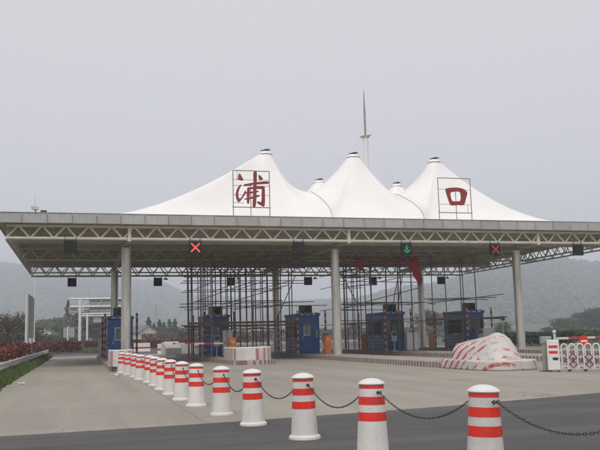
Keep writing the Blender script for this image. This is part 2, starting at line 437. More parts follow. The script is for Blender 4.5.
for _ in range(11000):
    i = random.randrange(NU); j = random.randrange(1, 11); 
    if random.random() < .18: j = random.choice((8, 9, 10))
    p = Vector(grid[i*(NV+1)+j][:3]); q = Vector(grid[(i+1)*(NV+1)+j+1][:3]); t = random.random(); s_ = random.random()
    a1 = Vector(grid[(i+1)*(NV+1)+j][:3]); a2 = Vector(grid[i*(NV+1)+j+1][:3])
    P = p*(1-t)*(1-s_)+a1*t*(1-s_)+a2*(1-t)*s_+q*t*s_
    r = random.uniform(2.2, 5.2); h = r*random.uniform(.8, 1.3)
    fb.add([(P.x+v.x*r*random.uniform(.7, 1.2), P.y+v.y*r*random.uniform(.7, 1.2), P.z+h*.5+v.z*h*random.uniform(.75, 1.2)) for v in iv], ifc)
fo = fb.build('forest', MT['forest']); fo['kind'] = 'stuff'; fo['label'] = 'hazy forest covering the hills behind the toll plaza'; fo['category'] = 'forest'

# ------------------------------------------------------------------ toll islands
XI = [2.48, 8.50, 14.52, 20.54, 26.56]
NOSE = [35.3, 38.2, 24.3, 22.3, 24.0]
HW = 1.12
NAMES = ['left', 'second', 'middle', 'fourth', 'right']
def island_outline(x, y0, y1, hw, n=12):
    pts = [(x+hw*math.cos(t), y0+hw-hw*math.sin(t)*1.0) for t in [pi*k/n for k in range(n+1)]]
    # from right side round the nose to the left side, then the far end
    return pts+[(x-hw, y1), (x+hw, y1)]
for x, y0 in zip(XI, NOSE):
    k = struct(MB().prism(island_outline(x, y0, 63.0, HW), 'z', -.03, .22).build('toll_island', MT['kerb'], bevel=.02))
    MB().prism(island_outline(x, y0+.14, 62.86, HW-.14), 'z', .15, .226).build('island_top', MT['island_top'], k, world=False)

# nose walls on the two short islands
MT['nosewrap_near'] = wrap_mat('pink_vertical_striped_sheet', 0.0, .30, 31.0, 35.5, (.38,.14,.15))
def nose_wall(x, y0, hw, h, L, label, top_mat):
    r = thing('island_nose_wall', label, 'nose wall', (x, y0+hw, .2))
    n = 18; out = []; inn = []
    for k in range(n+1):
        t = pi*k/n; out.append((x+hw*math.cos(t), y0+hw-hw*math.sin(t))); inn.append((x+(hw-.12)*math.cos(t), y0+hw-(hw-.12)*math.sin(t)))
    out = [(x+hw, y0+hw+L)]+out+[(x-hw, y0+hw+L)]; inn = [(x+hw-.12, y0+hw+L)]+inn+[(x-hw+.12, y0+hw+L)]
    b = MB(); m_ = len(out)
    lvl = lambda P, z0, z1: [(p[0], p[1], z) for z in (z0, z1) for p in P]
    V = lvl(out, .226, h)+lvl(inn, .226, h)
    F = []
    for k in range(m_-1):
        F += [(k, k+1, m_+k+1, m_+k), (2*m_+k+1, 2*m_+k, 3*m_+k, 3*m_+k+1), (m_+k, m_+k+1, 3*m_+k+1, 3*m_+k), (k+1, k, 2*m_+k, 2*m_+k+1)]
    F += [(0, m_, 3*m_, 2*m_), (m_-1, 3*m_-1, 4*m_-1, 2*m_-1)]
    b.add(V, F).build('wall', MT[top_mat], r)
    rim = [(p[0]*.5+q[0]*.5, p[1]*.5+q[1]*.5, h+.02) for p, q in zip(out, inn)]
    MB().sweep(rim, .05, 8).build('rim', MT['paint_white'], r, smooth=50)
    return r
nose_wall(1.84, NOSE[0]+.12, .52, .88, 1.6, 'curved pink striped nose wall below the left blue booth', 'nosewrap_near')
nose_wall(XI[1]-.1, NOSE[1]+.12, 1.0, .80, 2.2, 'curved white nose wall with faded red streaks, beside the orange cabinet and barrier arm', 'nosewrap')

# wrapped nose of the middle island
r = thing('wrapped_island_nose', 'tall pointed island nose wrapped in white sheet with slanting red stripes', 'island nose', (14.52, 26.2, .22))
b = MB(); ys = [24.75, 24.80, 24.95, 25.15, 25.35, 25.5, 25.7, 26.1, 26.6, 27.1, 27.45, 27.5]
tops = [.40, .55, .80, 1.04, 1.22, 1.33, 1.30, 1.20, 1.10, 1.02, .98, .96]
hws = [.34, .42, .52, .62, .70, .76, .80, .85, .88, .90, .90, .89]
K = 11
for y, tp, hw in zip(ys, tops, hws):
    for k in range(K):
        t = pi*k/(K-1); cx = math.cos(t); sx = math.sin(t)
        e = .5 if y > 27 else 1.2 if y < 25.6 else 1.2-.7*(y-25.6)/1.4
        x = 14.52+hw*math.copysign(abs(cx)**e, cx)*(1-.0*sx); z = .226+(tp-.226)*sx**e
        b.v.append((x, y+random.gauss(0, .025), z+random.gauss(0, .022)*sx))
for i in range(len(ys)-1):
    for k in range(K-1):
        a = i*K+k; b.f.append((a, a+1, a+K+1, a+K))
b.f.append(tuple(range(K))); b.f.append(tuple(range((len(ys)-1)*K, len(ys)*K)))
b.build('mound', MT['wrap'], r, smooth=22)
MB().prism(island_outline(14.52, 24.2, 27.9, HW+.04), 'z', .0, .34).build('plinth', MT['wrap'], r, bevel=.05)

# ------------------------------------------------------------------ canopy
X0, X1, YF, YB = -4.0, 33.4, 41.0, 64.2
ZT, ZC = 7.77, 7.27
cn = thing('toll_canopy', 'wide flat steel canopy roof over the toll lanes on round columns', 'canopy', (14.52, 52, 0))
MB().box(X0+.05, X1-.05, YF+.07, YB-.07, ZC+.02, ZT-.05).build('roof_deck', MT['soffit'], cn)
npan = 31; pw = (X1-X0)/npan
fm = MB().box(-pw/2+.012, pw/2-.012, -.03, .03, ZC, ZT); fmesh = None
for k in range(npan):
    if fmesh is None:
        p = fm.build('fascia_panel', MT['fascia'], cn, world=False, bevel=.008); fmesh = p.data
    else: p = link('fascia_panel', fmesh, cn)
    p.location = (X0+pw*(k+.5)-14.52, YF-52+random.gauss(0, .004), random.gauss(0, .005))
nps = 19; ps = (YB-YF-.12)/nps; smesh = None
fs = MB().box(-.03, .03, -ps/2+.012, ps/2-.012, ZC, ZT)
for sx in (X0, X1):
    for k in range(nps):
        if smesh is None: p = fs.build('fascia_panel', MT['fascia'], cn, world=False, bevel=.008); smesh = p.data
        else: p = link('fascia_panel', smesh, cn)
        p.location = (sx-14.52, YF+.06+ps*(k+.5)-52, 0)
MB().box(X0, X1, YB-.03, YB+.03, ZC, ZT).build('rear_fascia', MT['fascia'], cn)
MB().box(X0, X1, YF-.06, YF+.10, ZT+.012, ZT+.04).build('parapet_capping', MT['fascia'], cn)

def truss(y=None, x=None, a0=0, a1=1, zb=6.55, zt=7.2, pitch=1.16, split=True, rc=.055, rb=.035, name='truss'):
    pt = (lambda s, z: (s, y, z)) if x is None else (lambda s, z: (x, s, z))
    root = MB().tube(pt(a0, zb), pt(a1, zb), rc, 10).build(name, MT['truss'], cn, smooth=50)
    MB().tube(pt(a0, zt), pt(a1, zt), rc, 10).build('top_chord', MT['truss'], root, smooth=50)
    n = int(round((a1-a0)/pitch)); st = (a1-a0)/n
    mu = MB().tube(pt(0, zb) if x is None else (x, 0, zb), pt(st/2, zt), rb, 6); md_ = MB().tube(pt(st/2, zt), pt(st, zb), rb, 6)
    acc = MB()
    if split:
        m1 = m2 = None
        for k in range(n):
            for q, src in ((0, mu), (1, md_)):
                if (m1 if q == 0 else m2) is None:
                    ob = src.build('brace', MT['truss'], root, smooth=50)
                    if q == 0: m1 = ob.data
                    else: m2 = ob.data
                else: ob = link('brace', m1 if q == 0 else m2, root)
                d = a0+k*st
                ob.location = (d, 0, 0) if x is None else (0, d, 0)
    else:
        for k in range(n):
            d = a0+k*st
            acc.tube(pt(d, zb), pt(d+st/2, zt), rb, 5); acc.tube(pt(d+st/2, zt), pt(d+st, zb), rb, 5)
        o_ = acc.build('web', MT['truss'], root); 
    return root
TX0, TX1 = -3.55, 33.0
truss(y=41.45, a0=TX0, a1=TX1, rc=.085, rb=.052, name='front_truss')
truss(y=52.0, a0=TX0, a1=TX1, zb=6.5, rc=.07, rb=.05, split=False, name='middle_truss')
truss(y=63.6, a0=TX0, a1=TX1, zb=6.38, rc=.075, rb=.05, name='rear_truss')
truss(y=62.4, a0=TX0, a1=TX1, zb=6.55, split=False, name='inner_rear_truss')
truss(x=TX0, a0=41.75, a1=63.3, zb=6.5, name='left_truss')
truss(x=TX1, a0=41.75, a1=63.3, zb=6.45, name='right_truss')
truss(x=TX1-1.1, a0=41.75, a1=61.9, zb=6.5, split=False, name='inner_right_truss')
for y in (44.0, 58.65):
    MB().box(TX0+.1, TX1-.1, y-.16, y+.16, 6.62, 7.08).build('ridge_beam', MT['beam'], cn)
for k in range(8):
    y = 42.9+2.6*k
    if min(abs(y-44), abs(y-52), abs(y-58.65), abs(y-62.4), abs(y-63.6)) < .3: y += .45
    MB().box(TX0+.1, TX1-.1, y-.06, y+.06, 7.08, 7.288).build('purlin', MT['beam'], cn)
CX = [2.48, 14.52, 26.56]
colmesh = None
for x in CX:
    MB().box(x-.13, x+.13, 41.53, 51.9, 6.46, 6.76).build('girder', MT['beam'], cn)
    MB().box(x-.13, x+.13, 52.1, 62.3, 6.46, 6.76).build('girder', MT['beam'], cn)
    for y in (44.0, 58.65):
        cb = MB().lathe([(.36, .226), (.36, .25), (.265, .26), (.262, 6.2), (.262, 6.36)], 28, (x, y, 0)).build('column', MT['column'], cn, smooth=40)
        MB().lathe([(.30, 6.345), (.30, 6.385)], 24, (x, y, 0)).build('cap_plate', MT['beam'], cb, smooth=40)
        for dx in (-.2, .17): MB().box(x+dx, x+dx+.03, y-.25, y+.25, 6.385, 6.458).build('saddle_plate', MT['beam'], cb)
        MB().tube((x, y, 3.3), (x, y, 3.33), .267, 24).build('weld_ring', MT['column'], cb, smooth=40)
    pj = MB().box(x-.085, x+.085, 41.33, 41.50, 6.42, 7.22).build('hanger_post', MT['truss'], cn)

# ------------------------------------------------------------------ tensile membrane
mr = thing('membrane_roof', 'white tensile membrane roof with pointed peaks above the canopy', 'membrane roof', (16.6, 50.5, ZT))
MY0, MYM, MY1 = 41.75, 50.5, 59.5
MX = [1.2, 13.75, 19.4, 30.0]
PK = [[(10.9, 46, 12.45), (16.62, 46, 12.48), (22.2, 46, 12.36)], [(11.2, 55, 12.6), (17.1, 55, 12.6), (23.3, 55, 12.52)]]
ZB = 7.85
def zedge(x, y):
    ex = min(1, max(0, min((x-MX[0])/9.0, (MX[3]-x)/8.5))); ex = ex**1.15
    ey = min(1, max(0, min((y-MY0)/4.3, (MY1-y)/4.3))); ey = ey**.62
    return ZB+2.35*ex*ey
for row in range(2):
    ya, yb = (MY0, MYM) if row == 0 else (MYM, MY1)
    for i in range(3):
        px_, py_, pz_ = PK[row][i]; xa, xb = MX[i], MX[i+1]
        per = []
        n1, n2 = 26, 22
        per += [(xa+(xb-xa)*k/n1, ya) for k in range(n1)]+[(xb, ya+(yb-ya)*k/n2) for k in range(n2)]
        per += [(xb-(xb-xa)*k/n1, yb) for k in range(n1)]+[(xa, yb-(yb-ya)*k/n2) for k in range(n2)]
        n = len(per); T = 20; b = MB(); r0 = .36
        for s_ in range(T+1):
            t = s_/T
            for (bx, by) in per:
                d = math.hypot(bx-px_, by-py_); ux, uy = (bx-px_)/d, (by-py_)/d
                zb_ = zedge(bx, by)
                ext = (2.5-1.05*min(1, max(0, (d-3.5)/6.0)), 1.55, 2.5-.62*min(1, max(0, (d-3.5)/6.0)))[i]        # short sides drop steeply, long sides run out gently
                rr = r0+(d-r0)*t
                z = zb_+(pz_-zb_)*(1-t)**ext
                b.v.append((px_+ux*rr, py_+uy*rr, z))
        for s_ in range(T):
            for k in range(n):
                a = s_*n+k; a2 = s_*n+(k+1) % n; b.f.append((a, a2, a2+n, a+n))
        tp = b.build('tent', MT['membrane'], mr, smooth=70)
        MB().lathe([(r0+.04, pz_-.10), (r0+.06, pz_-.03), (r0+.03, pz_+.02), (.25, pz_+.14), (.05, pz_+.2)], 24, (px_, py_, 0)).build('peak_cap', MT['membrane'], tp, smooth=45)
        MB().lathe([(r0+.055, pz_-.075), (r0+.075, pz_-.055), (r0+.075, pz_-.03), (r0+.05, pz_-.02)], 24, (px_, py_, 0)).build('ring', MT['grey_metal'], tp, smooth=45)
        MB().tube((px_-.28, py_, pz_+.22), (px_+.30, py_-.1, pz_+.28), .035, 8).tube((px_, py_, pz_+.18), (px_, py_, pz_+.25), .05, 8).tube((px_-.05, py_, pz_+.25), (px_+.2, py_, pz_+.29), .07, 8).build('finial', MT['dark_metal'], tp)
for xv in MX[1:3]:
    pts = []
    for k in range(41):
        y = MY0+(MY1-MY0)*k/40; pts.append((xv, y, zedge(xv, y)+.02))
    MB().sweep(pts, .018, 6).build('valley_cable', MT['cable'], mr, smooth=60)

# ------------------------------------------------------------------ mast
ms = thing('mast', 'tall white mast with a dark needle spike rising behind the membrane peaks', 'mast', (19.2, 50.5, 7.6))
MB().tube((19.2, 50.5, ZT-.03), (19.2, 50.5, 15.1), .24, 20, .17).build('pole', MT['white_steel'], ms, smooth=50)
MB().sweep([(19.2, 50.5, 15.05), (19.2, 50.5, 15.4), (19.2, 50.5, 16.8), (19.2, 50.5, 18.5)], [.04, .075, .08, .02], 10).build('spike', MT['grey_metal'], ms, smooth=50)
MB().box(18.95, 19.45, 50.3, 50.7, 15.0, 15.12).tube((18.8, 50.5, 15.05), (19.6, 50.4, 15.2), .045, 8).build('bracket', MT['grey_metal'], ms)
for row in PK:
    for (x, y, z) in row:
        if (x, y) not in ((16.62, 46), (17.1, 55), (23.3, 55)): continue
        MB().tube((19.2, 50.5, 15.08), (x, y, z+.15), .0035, 5).build('guy_wire', MT['grey_metal'], ms)

# ------------------------------------------------------------------ the two characters on the roof
def flat_poly(rings, y0, y1):
    bm = bmesh.new(); ed = []
    for rg in rings:
        vv = [bm.verts.new((p[0], y0, p[1])) for p in rg]
        ed += [bm.edges.new((vv[k], vv[(k+1) % len(vv)])) for k in range(len(vv))]
    r = bmesh.ops.triangle_fill(bm, edges=ed, use_beauty=True)
    fs_ = [f for f in r['geom'] if isinstance(f, bmesh.types.BMFace)]
    e = bmesh.ops.extrude_face_region(bm, geom=fs_)
    bmesh.ops.translate(bm, verts=[v for v in e['geom'] if isinstance(v, bmesh.types.BMVert)], vec=(0, y1-y0, 0))
    bmesh.ops.recalc_face_normals(bm, faces=bm.faces)
    return bm
def smooth_ring(P, it=1):
    for _ in range(it):
        Q = []
        for k in range(len(P)):
            a, b = P[k], P[(k+1) % len(P)]
            Q += [(a[0]*.8+b[0]*.2, a[1]*.8+b[1]*.2), (a[0]*.2+b[0]*.8, a[1]*.2+b[1]*.8)]
        P = Q
    return P
def char_sign(label, xl, zb, W, Hh, fx0, fx1, fy0, fy1, strokes, bars, legs):
    YS = 41.25
    r = thing('character_sign', label, 'sign', (xl+W/2, YS, ZT+.04))
    cv = lambda p: (xl+(p[0]-fx0)/(fx1-fx0)*W, zb+(fy1-p[1])/(fy1-fy0)*Hh)
    fr = .028
    for q in ((fx0, fx1),):
        MB().tube((xl, YS, ZT-.03), (xl, YS, zb+Hh), fr, 8).build('frame_post', MT['frame'], r, smooth=50)
        MB().tube((xl+W, YS, ZT-.03), (xl+W, YS, zb+Hh), fr, 8).build('frame_post', MT['frame'], r, smooth=50)
        MB().tube((xl, YS, zb+Hh), (xl+W, YS, zb+Hh), fr, 8).build('frame_rail', MT['frame'], r, smooth=50)
        MB().tube((xl-.05, YS, zb), (xl+W+.05, YS, zb), fr, 8).build('frame_rail', MT['frame'], r, smooth=50)
    for (a, c_) in bars:
        pa, pb = cv(a), cv(c_)
        MB().tube((pa[0], YS+.03, pa[1]), (pb[0], YS+.03, pb[1]), .014, 6).build('frame_bar', MT['frame'], r, smooth=50)
    for x in legs:
        pa = cv((x, 0))
        MB().tube((pa[0], YS+.05, ZT-.03), (pa[0], YS+.05, zb+Hh*.62), .022, 6).build('back_stay', MT['frame'], r, smooth=50)
    for k, rings in enumerate(strokes):
        bm = flat_poly([[cv(p) for p in smooth_ring(rg, 2)] for rg in rings], YS-.16+.004*k, YS-.035+.001*k)
        me = bpy.data.meshes.new('stroke'); bm.to_mesh(me); bm.free()
        for v in me.vertices: v.co -= r.location
        me.materials.append(MT['sign_red']); link('stroke', me, r)
    return r
PU = [[[(112,85),(128,108),(148,146),(124,146),(100,138),(103,110)]],
      [[(128,180),(112,186),(92,215),(80,255),(84,295),(102,330),(118,318),(150,275),(166,232),(158,228),(140,268),(118,298),(108,298),(99,275),(102,245),(113,212),(127,192)]],
      [[(147,178),(180,172),(235,160),(330,147),(358,150),(363,165),(330,170),(235,176),(190,187),(152,194)]],
      [[(274,92),(290,104),(314,130),(288,140),(276,122)]],
      [[(230,66),(261,68),(256,150),(249,362),(220,368),(224,300),(232,150)]],
      [[(178,198),(198,206),(192,342),(172,332),(175,265)]],
      [[(180,206),(235,196),(300,188),(327,195),(322,212),(235,212),(190,219)]],
      [[(300,192),(326,196),(323,362),(298,354),(256,328),(262,314),(298,328)]],
      [[(160,243),(195,238),(268,227),(278,238),(195,254),(162,254)]],
      [[(150,297),(195,285),(272,260),(284,272),(245,287),(195,300),(152,304)]]]
char_sign('roof sign with a red calligraphic character 浦 in a thin metal frame', 7.95, 8.32, 2.02, 2.02, 62, 368, 60, 365, PU,
          [((62,135),(368,135)), ((62,185),(368,185)), ((62,262),(368,262)), ((62,328),(150,328)), ((98,60),(98,140))], [210])
KOU = [[[(112,168),(135,160),(205,154),(262,164),(294,195),(278,240),(260,302),(215,297),(150,306),(132,245)],
        [(148,196),(205,185),(238,188),(241,235),(233,268),(160,271),(151,235)]]]
char_sign('roof sign with a red blocky character 口 in a thin metal frame', 20.08, 8.25, 2.08, 2.05, 60, 328, 75, 360, KOU,
          [((60,168),(328,168)), ((60,292),(328,292)), ((300,292),(300,360))], [205])

# small fittings at the left end of the roof edge
r = thing('roof_floodlight', 'small floodlight fixed on the left end of the roof edge', 'floodlight', (-2.15, 41.1, ZT+.04))
MB().tube((-2.15, 41.1, ZT+.03), (-2.15, 41.1, ZT+.2), .03, 8).build('stem', MT['grey_metal'], r)
MB().prism([(-.20, .15), (.12, .12), (.14, .28), (-.24, .34)], 'y', 41.0, 41.22).shift((-2.15, 0, ZT+.04)).build('lamp_head', MT['light_metal'], r, bevel=.015)
MB().box(-1.92, -1.62, 41.02, 41.18, ZT+.045, ZT+.15).build('junction_box', MT['dark_metal'], r, bevel=.01)
tag(MB().tube((-2.2, 41.3, ZT-.03), (-2.2, 41.3, 8.85), .012, 6, .005).build('lightning_rod', MT['grey_metal']), 'thin lightning rod above the small roof floodlight', 'lightning rod')

# ------------------------------------------------------------------ lane signals
def signal(name, x, y, ztop, s, label, group, face=None, lamp=False, hang=6.55):
    r = thing(name, label, 'lane signal', (x, y, ztop-s/2), group)
    MB().box(x-s/2, x+s/2, y-.09, y+.09, ztop-s, ztop).build('housing', MT['black_box'], r, bevel=.012)
    for dx in (-s*.42, s*.42):
        MB().box(x+dx-.018, x+dx+.018, y+.0, y+.03, ztop-.02, hang+.06).build('hanger', MT['dark_metal'], r)
    zc = ztop-s/2
    def bar(a, b, mt, wd=.028):
        a = Vector((x+a[0]*s, y-.096, zc+a[1]*s)); b_ = Vector((x+b[0]*s, y-.096, zc+b[1]*s)); d = (b_-a).normalized(); q = Vector((-d.z, 0, d.x))*wd
        V = [a-q, b_-q, b_+q, a+q]
        MB().add([tuple(v) for v in V]+[(v.x, v.y-.012, v.z) for v in V], [(0,1,2,3),(7,6,5,4),(0,1,5,4),(1,2,6,5),(2,3,7,6),(3,0,4,7)]).build('led_bar', mt, r)
    if face in ('red', 'dim', 'off'):
        mt = MT[{'red': 'led_red', 'dim': 'led_dimred', 'off': 'led_off'}[face]]; wd = .03 if face != 'off' else .016
        bar((-.36, -.36), (.36, .36), mt, wd)
        bar((-.36, .36), (-.05, .05), mt, wd); bar((.05, -.05), (.36, -.36), mt, wd)
    if face == 'green':
        for a, b_ in (((0, .36), (0, -.18)), ((-.30, -.06), (-.02, -.34)), ((.30, -.06), (.02, -.34))): bar(a, b_, MT['led_green'], .022)
        for a, b_ in (((-.2, .16), (-.02, -.02)), ((.2, .16), (.02, -.02))): bar(a, b_, MT['led_green'], .01)
    if lamp:
        lx = x+.62
        MB().tube((lx, y, hang-.0), (lx, y, ztop-.02), .018, 6).lathe([(.05, ztop), (.08, ztop-.03), (.2, ztop-.13), (.2, ztop-.16)], 16, (lx, y, 0)).build('bell_lamp', MT['grey_metal'], r, smooth=40)
    return r
GF = 'lane signals hung from the front truss'
for (x, fc, lb) in [(-.45, None, 'blank black lane signal left of the left front column'), (5.88, 'red', 'lane signal lit with a bright red cross'),
                    (11.56, 'off', 'unlit dark lane signal between the red cross and the middle column'), (17.92, 'green', 'lane signal showing a green downward arrow'),
                    (23.55, 'dim', 'lane signal with a dim red cross beside the right column'), (29.2, None, 'blank black lane signal right of the right column')]:
    signal('lane_signal', x, 41.28, 6.42, .64, lb, GF, fc)
GB = 'lane signals hung from the rear truss'
for x, lb in [(-.53, 'leftmost small black signal under the rear truss'), (6.04, 'small black rear signal below the bright red cross'), (11.94, 'small black rear signal above the second booth'),
              (18.5, 'small black rear signal just left of the middle column'), (24.3, 'small black rear signal below the red banner'), (30.7, 'rightmost small black signal under the rear truss')]:
    signal('rear_lane_signal', x, 63.4, 6.22, .66, lb, GB, None, x > 2, hang=6.34)

# ------------------------------------------------------------------ toll booths
ZI = .226
def make_booth(label):
    r = thing('toll_booth', label, 'toll booth', (0, 0, ZI), 'blue toll booths')
    w_, d0, d1, h = .74, -1.0, 2.3, 2.42
    def bd(mb, name, mt, par=r, **k): return mb.build(name, MT[mt], par, world=False, **k)
    bd(MB().box(-w_, w_, d0, d1, 0, h), 'body', 'blue', bevel=.03)
    rf = bd(MB().box(-w_-.06, w_+.06, d0-.08, d1+.06, h+.002, h+.16), 'roof', 'blue', bevel=.02)
    for k in range(4):
        x = -.56+.37*k
        bd(MB().box(x-.11, x+.11, d0-.075, d0+.0, h+.162, h+.22), 'roof_lamp', 'grey_metal', rf, bevel=.01)
    for k in range(3):
        x = -.42+.40*k
        bd(MB().box(x-.11, x+.11, d0-.088, d0-.078, h+.05, h+.11), 'name_strip', 'white_steel', rf)
    ac = bd(MB().box(-.42, .38, -.62, -.12, h+.166, h+.72), 'air_conditioner', 'dark_metal', bevel=.02)
    bd(MB().lathe([(.22, 0), (.22, .02), (.18, .03)], 20).add([], []), 'fan_grille', 'black_box', ac, smooth=40)
    fg = ac.children[0]; fg.rotation_euler = (pi/2, 0, 0); fg.location = (.08, -.622, h+.44)
    # front door with its window
    dr = bd(MB().box(-.52, .24, d0-.035, d0-.002, .06, 2.12), 'door', 'blue', bevel=.01)
    fr = MB()
    for a in ((-.36, -.30, 1.12, 1.92), (.02, .08, 1.12, 1.92), (-.30, .02, 1.12, 1.18), (-.30, .02, 1.86, 1.92)): fr.box(a[0], a[1], d0-.055, d0-.037, a[2], a[3])
    bd(fr, 'window_frame', 'light_metal', dr)
    bd(MB().box(-.30, .02, d0-.046, d0-.038, 1.18, 1.86), 'pane', 'pale_glass', dr)
    bd(MB().box(-.47, -.43, d0-.07, d0-.037, .92, 1.10), 'door_handle', 'light_metal', dr)
    # side windows
    for sx in (-1, 1):
        x = sx*w_
        wn = bd(MB().box(min(x+sx*.002, x+sx*.02), max(x+sx*.002, x+sx*.02), -.55, 1.9, 1.02, 2.02), 'side_window', 'dark_metal')
        for y0, y1 in ((-.50, .28), (.34, 1.10), (1.16, 1.85)):
            bd(MB().box(min(x+sx*.022, x+sx*.03), max(x+sx*.022, x+sx*.03), y0, y1, 1.07, 1.97), 'pane', 'glass', wn)
        bd(MB().box(min(x+sx*.002, x+sx*.22), max(x+sx*.002, x+sx*.22), -.5, .3, .94, 1.0), 'counter', 'light_metal')
        for k in range(3):
            bd(MB().box(min(x+sx*.002, x+sx*.012), max(x+sx*.002, x+sx*.012), -.8, 2.1, .25+.22*k, .32+.22*k), 'trim_strip', 'grey_metal')
    bd(MB().box(.40, .62, d0-.12, d0-.002, 1.0, 1.5), 'meter_box', 'grey_metal', bevel=.01)
    return r
bl = ['leftmost blue toll booth, half hidden by the left front column', 'second blue toll booth from the left, behind the white nose wall',
      'blue toll booth beside the middle column with window in its door', 'fourth blue toll booth from the left, with large dark windows',
      'rightmost blue toll booth above the striped wrapped nose']
booth0 = make_booth(bl[0])
for k, x in enumerate(XI):
    bt = booth0 if k == 0 else copy_tree(booth0)
    bt.location = (x+(.03 if k != 0 else .02), 51.0, ZI); bt['label'] = bl[k]
# dark front window on the two right-hand booths
for bt in [o for o in C.objects if o.name.startswith('toll_booth')]:
    if bt['label'] in (bl[3], bl[4]):
        wn = MB().box(-.70, .70, -1.052, -1.037, 1.05, 2.1).build('front_window', MT['dark_metal'], bt, world=False)
        for c_ in list(bt.children):
            if c_.name.split('.')[0] == 'door':
                for g_ in list(c_.children): bpy.data.objects.remove(g_)
                bpy.data.objects.remove(c_)
            elif c_.name.split('.')[0] == 'meter_box': bpy.data.objects.remove(c_)
        for x0, x1, mt in ((-.65, -.30, 'pale_glass'), (-.25, .18, 'glass'), (.23, .65, 'glass')):
            MB().box(x0, x1, -1.064, -1.053, 1.1, 2.05).build('pane', MT[mt], wn, world=False)

# ------------------------------------------------------------------ guard posts, cabinets, lane equipment on the islands
isl_word = ['left', 'second', 'middle', 'fourth', 'right']
pm = {}
def guard_post(x, y, h, mt, label, group):
    r = thing('guard_post', label, 'guard post', (x, y, ZI), group)
    key = (h, mt)
    if key not in pm:
        a = MB().tube((0,0,.02), (0,0,h), .065, 12).build('shaft', MT[mt], r, world=False, smooth=50)
        b_ = MB().box(-.13, .13, -.13, .13, 0, .02).build('foot_plate', MT['grey_metal'], r, world=False)
        pm[key] = (a.data, b_.data)
    else: link('shaft', pm[key][0], r); link('foot_plate', pm[key][1], r)
    return r
corner = {(-1, 0): 'front left', (1, 0): 'front right', (-1, 1): 'rear left', (1, 1): 'rear right'}
bname = ['leftmost', 'second', 'middle', 'fourth', 'rightmost']
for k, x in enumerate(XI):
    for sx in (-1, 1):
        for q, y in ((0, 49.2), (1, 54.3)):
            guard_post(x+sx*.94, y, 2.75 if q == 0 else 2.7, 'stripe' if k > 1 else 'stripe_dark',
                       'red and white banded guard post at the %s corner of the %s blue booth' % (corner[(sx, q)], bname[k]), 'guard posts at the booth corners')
def cabinet(x, y, mt, label, h=1.08, name='barrier_machine', rot=0):
    r = thing(name, label, 'barrier cabinet', (x, y, ZI), 'orange barrier cabinets'); r.rotation_euler.z = rot
    MB().box(-.19, .19, -.16, .16, .06, h).build('body', MT[mt], r, world=False, bevel=.02)
    MB().box(-.205, .205, -.175, .175, h+.002, h+.05).build('lid', MT[mt], r, world=False, bevel=.012)
    MB().box(-.21, .21, -.18, .18, 0, .058).build('base', MT['grey_metal'], r, world=False)
    MB().box(-.10, .10, -.172, -.162, h-.24, h-.17).build('label_plate', MT['white_steel'], r, world=False)
    MB().box(-.13, .13, -.168, -.162, .2, h-.34).build('service_door', MT[mt], r, world=False)
    return r
r = cabinet(8.62, 45.6, 'orange', 'orange barrier cabinet with its red and white arm lowered, above the white nose wall')
q = MB().box(-3.45, 0, -.02, .02, -.045, .045).build('arm', MT['arm'], r, world=False)
q.location = (-.02, -.21, .80); q.rotation_euler.y = math.radians(1.2)
MB().tube((0, -.03, 0), (0, .05, 0), .09, 14).build('pivot', MT['grey_metal'], q, world=False)
cabinet(14.68, 46.4, 'orange', 'tall bright orange cabinet left of the middle column foot')
cabinet(20.72, 56.4, 'orange', 'dull orange cabinet on the fourth island behind the scaffold, left of its booth')
cabinet(26.5, 56.9, 'orange', 'orange cabinet at the rear of the right island, left of the rightmost booth')
def lane_console(x, y, label, head=True):
    r = thing('lane_console', label, 'console', (x, y, ZI), 'lane consoles on the islands')
    MB().tube((0,0,0), (0,0,.62), .05, 10).build('stand', MT['grey_metal'], r, world=False)
    MB().box(-.15, .15, -.15, .15, 0, .03).build('foot', MT['white_steel'], r, world=False)
    bx_ = MB().box(-.2, .2, -.1, .1, .62, 1.28).build('box', MT['grey_metal'], r, world=False, bevel=.015)
    MB().box(-.15, .15, -.112, -.102, .98, 1.22).build('screen', MT['dark_metal'], bx_, world=False)
    return r
lane_console(15.25, 48.6, 'grey console box on a stand right of the middle booth door')
lane_console(8.05, 47.6, 'grey console box on a stand in front of the second booth')
lane_console(19.95, 48.6, 'grey console box on a stand left of the fourth booth')
lane_console(26.0, 48.2, 'grey console box on a stand left of the rightmost booth')
def white_cab(x, y, w_, h, label):
    r = thing('equipment_cabinet', label, 'cabinet', (x, y, ZI), 'pale equipment cabinets')
    MB().box(-w_/2, w_/2, -.2, .2, .03, h).build('body', MT['light_metal'], r, world=False, bevel=.015)
    MB().box(-w_/2-.02, w_/2+.02, -.22, .22, h+.002, h+.04).build('lid', MT['light_metal'], r, world=False)
    MB().box(-w_/2+.06, w_/2-.06, -.212, -.202, .12, h-.1).build('cabinet_door', MT['light_metal'], r, world=False)
    MB().box(-w_/2, w_/2, -.19, .19, 0, .028).build('plinth', MT['grey_metal'], r, world=False)
white_cab(21.1, 48.4, .8, 1.15, 'pale cabinet right of the red guard post at the fourth booth')
white_cab(26.75, 48.6, .75, 1.3, 'pale cabinet in front of the rightmost booth')
white_cab(8.9, 48.8, .6, 1.55, 'tall pale cabinet behind the orange barrier cabinet on the second island')
white_cab(1.62, 59.5, .45, 1.3, 'white cabinet behind the leftmost booth at the lane edge')
